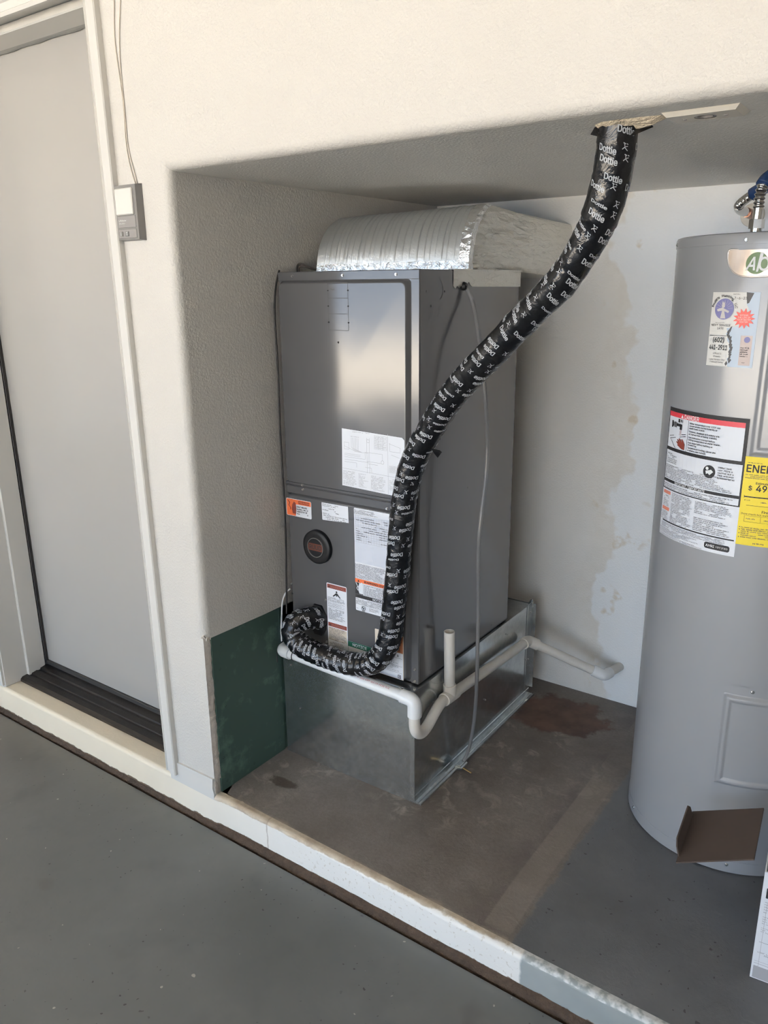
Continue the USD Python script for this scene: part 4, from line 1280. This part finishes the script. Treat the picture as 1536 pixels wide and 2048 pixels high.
def door_on_tank(a0, a1, z0, z1, name, flange):
    """Pressed access cover: flange, then a raised field with soft edges."""
    W, Hh = math.radians(a1 - a0) * HR, z1 - z0
    nu, nv = 80, 60
    ease = lambda t: np.clip(t, 0, 1) ** 2 * (3 - 2 * np.clip(t, 0, 1))
    uu = np.unique(np.r_[np.linspace(0, .03, 22), np.linspace(.03, W - .03, 30), np.linspace(W - .03, W, 22)])
    vv_ = np.unique(np.r_[np.linspace(0, .03, 22), np.linspace(.03, Hh - .05, 26), np.linspace(Hh - .05, Hh, 34)])
    Ug, Vg = np.meshgrid(uu, vv_, indexing="ij")
    dx = np.minimum(Ug, W - Ug)
    dy = np.minimum(Vg - 0, Hh - Vg - flange)
    dd = np.minimum(dx, dy)
    h = .0010 + .0065 * ease((dd - .001) / .010) - .0035 * ease((dd - .014) / .008)
    h = np.where(Hh - Vg < flange, .0012, h)
    m = T(np.c_[Ug.ravel(), Vg.ravel(), h.ravel()], quads((lambda i, j, n: np.stack([i * n + j, (i + 1) * n + j, (i + 1) * n + j + 1, i * n + j + 1], -1).reshape(-1, 4))(*np.meshgrid(np.arange(len(uu) - 1), np.arange(len(vv_) - 1), indexing="ij"), len(vv_))))
    e = .0009
    rim = cat([cell(0, W, -e, 0)])
    return wh.part(name, wrap(m, a0, z0, 0.0), M_tank, smooth=40)


c1 = door_on_tank(-87.6, -46, .3435, .6057, "access_cover", .022)
sub(c1, "screw", rot(screw(0, 0, 0, .0045), (0, 0, 1), -73.5 + 90).apply_translation(((HR + .0013) * math.cos(math.radians(-73.5)), (HR + .0013) * math.sin(math.radians(-73.5)), Z(.5955))), M_steel)
c2 = door_on_tank(-89.4, -52, 1.1365, 1.4930, "access_cover", .012)


def tank_label(name, sheet, a0, z0, mat, desc, lift, *layers):
    path = number(wh.path + "/" + name)
    cd(usdkit.mesh(stage, path, wrap(sheet, a0, z0, lift), mat).GetPrim(), label=desc)
    for k, (n, mt, ms) in enumerate(layers):
        layer(path, n, [wrap(m, a0, z0, lift + .00025 * (k + 1)) for m in ms], mt)


def flat_s(poly):
    """A sheet cut in narrow upright strips so that it can bend round the tank."""
    x0, _, x1, _ = poly.bounds
    n = max(1, int((x1 - x0) / .006))
    return cat([flat(g) for g in (poly.intersection(rect(x0 + (x1 - x0) * k / n, -1, x0 + (x1 - x0) * (k + 1) / n, 1)) for k in range(n)) if g.area > 1e-9])


# danger label
LW, LH = .2200, .3060
Y = lambda f: LH * (1 - f)
b = .0042
hand = Polygon([(.073, Y(.292)), (.073, Y(.250)), (.064, Y(.215)), (.0615, Y(.217)), (.0645, Y(.240)), (.054, Y(.213)), (.0515, Y(.217)), (.0565, Y(.240)), (.047, Y(.222)), (.045, Y(.227)), (.052, Y(.247)), (.044, Y(.240)), (.043, Y(.246)), (.050, Y(.262)), (.047, Y(.268)), (.056, Y(.279)), (.064, Y(.290))])
tap = unary_union([rect(.0385, Y(.128), .056, Y(.108)), rect(.0510, Y(.150), .0585, Y(.110)), rect(.030, Y(.140), .034, Y(.100)), rect(.018, Y(.145), .0235, Y(.095)), rect(.0245, Y(.135), .0275, Y(.105)), rect(.044, Y(.098), .050, Y(.072)), rect(.053, Y(.094), .056, Y(.074)), rect(.0365, Y(.140), .0385, Y(.100)), rect(.059, Y(.095), .0605, Y(.075))])
man = unary_union([Point(.1405, Y(.385)).buffer(.0036), Polygon([(.137, Y(.404)), (.1435, Y(.398)), (.1500, Y(.390)), (.1555, Y(.405)), (.1475, Y(.432)), (.143, Y(.420)), (.139, Y(.428))])])
tank_label("danger_label", cell(0, LW, 0, LH), -141.9, .909, M_paper, "large white danger label with a red band", .0004,
           ("black_border", M_ink_k, [cell(0, LW, Y(.030), Y(0)), cell(0, LW, Y(.325), Y(.300)), cell(0, LW, Y(.570), Y(.548)), cell(0, LW, Y(.628), Y(.620)), cell(.012, LW - .004, Y(.884), Y(.874)), cell(0, .0022, Y(.628), Y(0)), cell(LW - .0075, LW, Y(.325), Y(0)), cell(LW - .004, LW, Y(.628), Y(.32)),
                                     cell(.0775, .0785, Y(.300), Y(.066)), flat_s(Point(.1455, Y(.408)).buffer(.0145)), flat_s(rrect(.152, .209, Y(.975), Y(.928), .005))]),
           ("red_band", M_redl, [cell(.0022, LW - .0075, Y(.066), Y(.030))]),
           ("orange_band", simple("salmon_print", (.62, .22, .16), .5), [cell(.006, .038, Y(.665), Y(.640)), cell(.006, .038, Y(.795), Y(.768))]),
           ("lettering", M_ink_w, [text("DANGER", .0092, .064, Y(.062), True, width=.044), flat_s(Polygon([(.052, Y(.062)), (.061, Y(.062)), (.0565, Y(.036))])), text("IMPORTANT / IMPORTANTE", .0056, .050, Y(.5685), True, width=.090), flat_s(man), text("AHRI", .0058, .156, Y(.960), True, width=.020), text("CERTIFIED", .0040, .179, Y(.957), False, width=.026)]),
           ("warning_text", M_ink_k, [text(t, .0036, .0825, Y(f), True) for t, f in (("Water temperature over 125F can", .092), ("cause severe burns instantly or", .110), ("death from scalds.", .128), ("Children, disabled and elderly are", .152), ("at highest risk of being scalded.", .170), ("See instruction manual before", .194), ("setting temperature at water heater.", .212), ("Feel water before bathing or", .234), ("showering.", .250), ("Temperature limiting valves are", .272), ("available, see manual.", .290))]),
           ("pictogram", M_ink_k, [flat_s(tap), stroke([(.012, Y(.215)), (.074, Y(.175))], .0012), stroke([(.074, Y(.190)), (.016, Y(.232)), (.040, Y(.296))], .0012)]),
           ("scalded_hand", M_maroon, [flat_s(hand), stroke([(.054, Y(.152)), (.052, Y(.190))], .001), stroke([(.057, Y(.152)), (.0565, Y(.195))], .001)]),
           ("small_print", M_ink_g, [lines(.012, .062, Y(.420), Y(.340), 6, 45, rag=.5), lines(.166, .208, Y(.450), Y(.355), 5, 46, rag=.3), lines(.006, .206, Y(.540), Y(.432), 9, 47, rag=.25), lines(.006, .206, Y(.617), Y(.577), 3, 48, rag=.1),
                                      lines(.012, .038, Y(.760), Y(.672), 7, 49), lines(.006, .040, Y(.868), Y(.800), 7, 50), lines(.046, .114, Y(.870), Y(.636), 20, 51, rag=.18), lines(.120, .208, Y(.735), Y(.640), 8, 52, rag=.2), lines(.120, .208, Y(.866), Y(.760), 8, 53, rag=.25),
                                      lines(.012, .206, Y(.925), Y(.888), 4, 54, rag=.1), lines(.006, .140, Y(.975), Y(.930), 5, 55, rag=.4), lines(.006, .170, Y(.995), Y(.978), 2, 56)]))
# yellow energy label
EW, EH = .152, .1955
Y = lambda f: EH * (1 - f)
tank_label("energy_label", cell(0, EW, 0, EH), -90.4, .9405, M_yel, "bright yellow energy cost label", .0010,
           ("lettering", M_ink_k, [text("ENERGYGUIDE", .0158, .0045, Y(.170), True, width=.143), text("Estimated Yearly Energy Cost", .0046, .026, Y(.300), True), text("$", .0092, .0125, Y(.370), True), text("494", .0135, .0275, Y(.378), True, width=.033),
                                    text("First Hour Rating", .0052, .044, Y(.618), True), text("(how much hot water you can get)", .0042, .004, Y(.650)), text("$ 160", .0030, .0075, Y(.492))]),
           ("ruled_lines", M_ink_k, [cell(.006, .146, Y(.452), Y(.440)), cell(.006, .0068, Y(.462), Y(.430)), cell(.012, .146, Y(.5435), Y(.540)), cell(.011, .140, Y(.662), Y(.660)), cell(.011, .140, Y(.730), Y(.728)), cell(.011, .0115, Y(.730), Y(.660)), cell(.043, .0435, Y(.730), Y(.660))]),
           ("small_print", M_ink_g, [lines(.006, .146, Y(.075), Y(.058), 1, 60, rag=.5), lines(.004, .146, Y(.245), Y(.190), 3, 61, rag=.4), lines(.040, .100, Y(.510), Y(.485), 1, 62), lines(.015, .038, Y(.705), Y(.680), 1, 63), lines(.050, .075, Y(.710), Y(.685), 1, 64),
                                      lines(.008, .146, Y(.920), Y(.785), 6, 65, rag=.1), cell(.0035, .0055, Y(.800), Y(.790)), cell(.0035, .0055, Y(.828), Y(.818)), cell(.0035, .0055, Y(.872), Y(.862)), cell(.0035, .0055, Y(.915), Y(.905)), lines(.034, .060, Y(.980), Y(.960), 1, 66, h=.8)]))
# service sticker
SW, SH = .1010, .1513
Y = lambda f: SH * (1 - f)
rsp = np.random.RandomState(77)
edge = [(SW * .50, 0)] + [(SW * (.455 + .05 * math.sin(f * 9) + .055 * (rsp.rand() - .5) + .10 * max(0, f - .45)), SH * f) for f in np.linspace(.02, .52, 22)]
splash = Polygon(edge + [(SW * .72, SH * .56), (SW * .86, SH * .70), (SW * .76, SH * .84), (SW * .73, SH), (SW, SH), (SW, 0)]).buffer(0)
darks = [Polygon([(SW * (x + .03 * rsp.rand()), SH * y), (SW * (x + .05), SH * (y + .03 + .05 * rsp.rand())), (SW * (x + .02), SH * (y + .07)), (SW * (x - .015), SH * (y + .03))]) for y in np.linspace(.01, .47, 15) for x in (.44 + .05 * math.sin(y * 9) + .08 * rsp.rand() + .10 * max(0, y - .45),)]
bxc, byc = SW * .735, Y(.345)
burst = Polygon([(bxc + (.0225 if k % 2 == 0 else .0140) * math.cos(k * math.pi / 13), byc + (.0210 if k % 2 == 0 else .0130) * math.sin(k * math.pi / 13)) for k in range(26)])
lcx, lcy = SW * .30, Y(.224)
arcs = []
for s_, rr_, a0_, a1_ in (("Pruitt's", .0245, 172, 118), ("Plumbing,", .0245, 106, 40), ("LLC", .0245, 26, 4)):
    ltr = text(s_, .0046, bold=True)
    L = ltr.vertices[:, 0].max()
    an = np.radians(a0_ + (a1_ - a0_) * ltr.vertices[:, 0] / L)
    rd = rr_ + ltr.vertices[:, 1]
    arcs.append(T(np.c_[lcx + rd * np.cos(an), lcy + rd * np.sin(an), 0 * an], ltr.faces))
fig2 = unary_union([Polygon([(lcx - .006, lcy + .0155), (lcx - .004, lcy + .012), (lcx - .0035, lcy + .016), (lcx - .001, lcy + .012), (lcx + .001, lcy + .016), (lcx + .0015, lcy + .008), (lcx - .005, lcy + .008)]), Point(lcx - .002, lcy + .006).buffer(.0036),
                    Polygon([(lcx - .0165, lcy - .001), (lcx - .004, lcy + .003), (lcx + .012, lcy - .004), (lcx + .010, lcy - .008), (lcx - .002, lcy - .003), (lcx - .014, lcy - .005)]), Polygon([(lcx - .004, lcy - .003), (lcx + .001, lcy - .004), (lcx + .005, lcy - .019), (lcx - .007, lcy - .019)])])
tank_label("service_sticker", cat([flat_s(rrect(SW * k / 8, SW * (k + 1) / 8, 0, SH, .0001)) for k in range(8)]), -116.0, 1.3197, simple("cream_label", (.70, .68, .64), .42), "plumber's service sticker with a red starburst", .0004,
           ("blue_field", simple("water_blue_print", (.42, .50, .60), .42), [flat_s(splash)]),
           ("dark_splash", M_ink_g, [flat_s(q) for q in darks] + [flat_s(Polygon([(SW * .80, SH * .86), (SW * .88, SH * .99), (SW * .73, SH), (SW * .76, SH * .85)]))]),
           ("inset_card", M_pink, [R2(SW * .715, SW * .945, SH * .03, SH * .43)]),
           ("logo_disc", M_blue, [flat_s(Point(lcx, lcy).buffer(.0212)), flat_s(Point(SW * .845, SH * .375).buffer(.006))]),
           ("logo_figure", simple("logo_grey", (.50, .48, .47), .5), [flat_s(fig2)] + [stroke([(lcx + .008 * math.cos(q), lcy + .008 * math.sin(q)), (lcx + .019 * math.cos(q), lcy + .019 * math.sin(q))], .0004) for q in np.linspace(.1, 3.0, 9)]),
           ("starburst", M_burst, [flat_s(burst)]),
           ("burst_lettering", simple("pale_pink_print", (.80, .55, .50), .5), [text(t, .0031, bxc, byc + .0052 - .0045 * k, True, "c") for k, t in enumerate(("EXTEND", "THE LIFE OF", "YOUR WATER", "HEATER"))]),
           ("lettering", M_ink_k, arcs + [text("NEXT SERVICE", .0042, SW * .265, Y(.455), False, "c", .0430), text("DATE", .0042, SW * .265, Y(.498), False, "c"), R2(SW * .03, SW * .50, Y(.586), Y(.580)), text("(602)", .0098, SW * .25, Y(.672), True, "c", .0255), text("441-2911", .0098, SW * .255, Y(.775), True, "c", .0410),
                                    text("Offices in", .0032, SW * .25, Y(.838), False, "c"), text("Phoenix", .0032, SW * .25, Y(.878), False, "c"), text("Lake Havasu City", .0032, SW * .255, Y(.920), False, "c"), text("Prescott Valley", .0032, SW * .255, Y(.955), False, "c"), text("7-6-23", .0052, SW * .50, Y(.095), False), text("INSTALL", .0026, SW * .47, Y(.035), False)]),
           ("small_print", M_ink_k, [lines(SW * .14, SW * .42, Y(.412), Y(.400), 1, 70), lines(SW * .735, SW * .925, SH * .14, SH * .28, 5, 71, h=.5), lines(SW * .79, SW * .87, SH * .06, SH * .075, 1, 72)]))
# maker's badge
q = np.linspace(0, np.pi, 40)
bp = Polygon([(-.060, 0)] + [(-.0630 * np.sign(math.cos(t)) * abs(math.cos(t)) ** .62, -.004 - .0500 * math.sin(t) ** .9) for t in q] + [(.060, 0)])


def on_tank_strips(poly, lift, thick=.0):
    out = []
    x0, _, x1, _ = poly.bounds
    for k in range(14):
        g = poly.intersection(rect(x0 + (x1 - x0) * k / 14, -1, x0 + (x1 - x0) * (k + 1) / 14, 1))
        if g.area:
            out.append(wrap(flat(g), -95.0, 1.5545, lift))
    return cat(out)


bdg = wh.part("maker_badge", on_tank_strips(bp.buffer(-.0012), .0030), M_tan, smooth=False, label="bronze half oval maker's badge")
rim = np.array(bp.exterior.coords)
ra = math.radians(-95.0) + rim[:, 0] / HR
sub(bdg, "raised_rim", sweep(resample(np.c_[(HR + .0022) * np.cos(ra), (HR + .0022) * np.sin(ra), Z(1.5545) + rim[:, 1]], .003), .0017, 10), simple("pale_badge_rim", (.72, .64, .58), .2, .6), smooth=True)
sub(bdg, "green_disc", wrap(flat_s(Point(-.002, -.0275).buffer(.0210)), -95.0, 1.5545, .0034), M_bgreen, smooth=False)
A_ = text("A", .0245, -.0205, -.0405, True, width=.0190)
A_.vertices[:, 0] += (A_.vertices[:, 1] + .03) * .25
O_ = text("O", .0250, .0020, -.0415, True, width=.0200)
sub(bdg, "lettering", [wrap(A_, -95.0, 1.5545, .0038), wrap(O_, -95.0, 1.5545, .0038), wrap(flat_s(Polygon([(-.002, -.0440), (.002, -.0440), (.0095, -.0080), (.0030, -.0080)])), -95.0, 1.5545, .0038), wrap(text("SMITH", .0150, .0240, -.0360, True), -95.0, 1.5545, .0038)], M_ink_w, smooth=False)

# cold water connection: nipple, ribbed connector, bend wrapped in blue tape, stub in the wall
wc = Thing("water_connector", "ribbed stainless water connector with blue tape looping from the heater top to the wall", "pipe", at=(1.655, .74, 1.589))
NPX = np.array([1.655, .74, 0])


def ribs(P, r, pitch, amp, n=24):
    P = resample(P, .0011)
    s = np.r_[0, np.cumsum(np.linalg.norm(np.diff(P, axis=0), axis=1))]
    return sweep(P, r + amp * np.sin(2 * np.pi * s / pitch), n)


wc.part("nipple", lathe([(.0125, 1.586), (.0125, 1.606), (.0115, 1.607)], 32, NPX), M_chrome, world=True)
hx_ = np.arange(6) * np.pi / 3 + .3
wc.part("hex_nut", hull(np.vstack([np.c_[NPX[0] + .0165 * np.cos(hx_), NPX[1] + .0165 * np.sin(hx_), 0 * hx_ + z] for z in (1.606, 1.625)])), M_chrome, world=True, smooth=20)
wc.part("sleeve", lathe([(.0095, 1.624), (.0105, 1.627), (.0105, 1.652), (.0095, 1.653)], 32, NPX), M_chrome, world=True)
loop = spline([(1.655, .74, 1.650), (1.655, .74, 1.675), (1.658, .745, 1.697), (1.668, .765, 1.716), (1.680, .815, 1.729), (1.668, .890, 1.731), (1.634, .955, 1.722), (1.598, .985, 1.708), (1.568, 1.000, 1.692), (1.552, 1.012, 1.680), (1.549, 1.040, 1.671), (1.552, 1.080, 1.668), (1.555, 1.115, 1.666)], .002)
k1, k2 = len(loop) // 9, int(len(loop) * .70)
wc.part("ribbed_tube", ribs(loop[:k1 + 8], .0108, .0085, .0016), M_chrome, smooth=40, world=True)
wc.part("tape_wrap", sweep(loop[k1 - 3:k2], .0155 + .0015 * meshkit.fbm(np.c_[np.arange(k2 - k1 + 3) * .12, np.zeros(k2 - k1 + 3), np.zeros(k2 - k1 + 3)], 2, 9), 24), simple("blue_tape", (.018, .045, .13), .25, bump=.4, bscale=60, bdist=.004), smooth=True, world=True, label="shiny blue tape wrapped bend")
wc.part("ribbed_tube", ribs(loop[k2 - 4:int(len(loop) * .80)], .0112, .0050, .0008), M_chrome, smooth=40, world=True)
wc.part("smooth_bend", sweep(loop[int(len(loop) * .80) - 2:], .0120, 24), M_chrome, smooth=True, world=True)
wc.part("copper_stub", cyl((1.555, 1.085, 1.667), (1.558, D + .004, 1.664), .0125), M_cu, smooth=40, world=True, label="copper stub pipe")
wc.part("wall_ring", rot(lathe([(.013, .010), (.020, .009), (.029, .004), (.031, 0)], 40), (1, 0, 0), 90).apply_translation((1.557, D, 1.664)), simple("painted_escutcheon", (.66, .61, .53), .35), world=True)

# ------------------------------------------------------------------ carton at the right edge
M_kraft = simple("brown_cardboard", (.075, .054, .044), .85, var=.08, scale=60, bump=.1, bscale=200)
M_carton = simple("white_carton", (.70, .71, .74), .5)
ct = Thing("carton", "white printed cardboard carton with an open brown flap standing in front of the water heater", "cardboard box", at=(1.9155, .2138, ZF), turn=6)
CW, CD_, CH = .34, .215, .262
t_ = .003
ct.part("front_wall", box(0, CW, 0, t_, .001, CH, .0006), M_carton)
ct.part("side_wall", box(0, t_, t_, CD_ - t_, .001, CH, .0006), M_carton)
ct.part("side_wall", box(CW - t_, CW, t_, CD_ - t_, .001, CH, .0006), M_carton)
ct.part("rear_wall", box(0, CW, CD_ - t_, CD_, .001, CH, .0006), M_carton)
ct.part("carton_bottom", box(t_, CW - t_, t_, CD_ - t_, .001, .004, .0006), M_carton)
U_ = [flat(rrect(.0080, .0340, .202, .226, .001).difference(unary_union([Point(.0225, .2125).buffer(.0085).difference(Point(.0225, .2125).buffer(.0045)).difference(rect(.0225, .2125, .05, .23))])))]
ct.part("printed_logo", [to_front(m, -.0003) for m in U_], M_ink_k, smooth=False)
ct.part("small_print", [to_front(m, -.0003) for m in [lines(.008, .15, .165, .190, 4, 80, rag=.1), lines(.008, .15, .138, .165, 5, 81, rag=.1), lines(.008, .15, .118, .132, 3, 82), lines(.008, .15, .062, .072, 2, 84, h=.8), R2(.008, .3, .1915, .193), R2(.008, .3, .094, .0955), R2(.012, .0128, .03, .19), R2(.004, .3, .046, .0468), R2(.004, .3, .040, .0412)]], M_ink_lg, smooth=False, kind="stuff")
ct.part("grey_picture", [to_front(m, -.0003) for m in [flat(Polygon([(.004, .004), (.3, .004), (.3, .034), (.004, .034)])), ]], simple("grey_picture_print", (.36, .36, .38), .5), smooth=False)
# flap sloping out of the left top edge
f0, f1 = np.array([1.8915, .2375, .3640]), np.array([1.8740, .4235, .3640])
g0, g1 = np.array([1.7480, .2150, .3030]), np.array([1.7300, .4080, .3030])
nrm = np.cross(f1 - f0, g0 - f0)
nrm *= -.0030 / np.linalg.norm(nrm) * np.sign(-nrm[2] if nrm[2] else 1)
mid = (g0 + g1) / 2
fl = hull(np.array([p + q * k for p in (f0, f1, g0, g1) for q in (nrm,) for k in (0, 1)]))
flp = ct.part("flap", fl, M_kraft, world=True, label="open brown cardboard flap")
ta, tb = g0 + (g1 - g0) * .10, g0 + (g1 - g0) * .93
up_ = np.array([-.010, 0, .034])
tabm = hull(np.array([p + k for p, ex in ((ta, 0), (tb, 0), (ta + (tb - ta) * .10 + up_, 0), (tb - (tb - ta) * .10 + up_, 0), (ta + (tb - ta) * .02 + up_ * .7, 0), (tb - (tb - ta) * .02 + up_ * .7, 0)) for k in (np.zeros(3), np.array([.003, 0, .0003]))]))
ct.part("tuck_tab", tabm, M_kraft, world=True)

# ------------------------------------------------------------------ small scrap of wood at the left foot of the wall
wb = Thing("wood_scrap", "short pale wood offcut on the floor at the far left of the curb", "wood block", at=(-.70, -.05, 0))
wb.part("block", rot(box(-.12, .085, -.030, .030, .001, .045, .004), (0, 0, 1), -2), simple("pale_wood", (.36, .27, .19), .7, var=.2, scale=30))
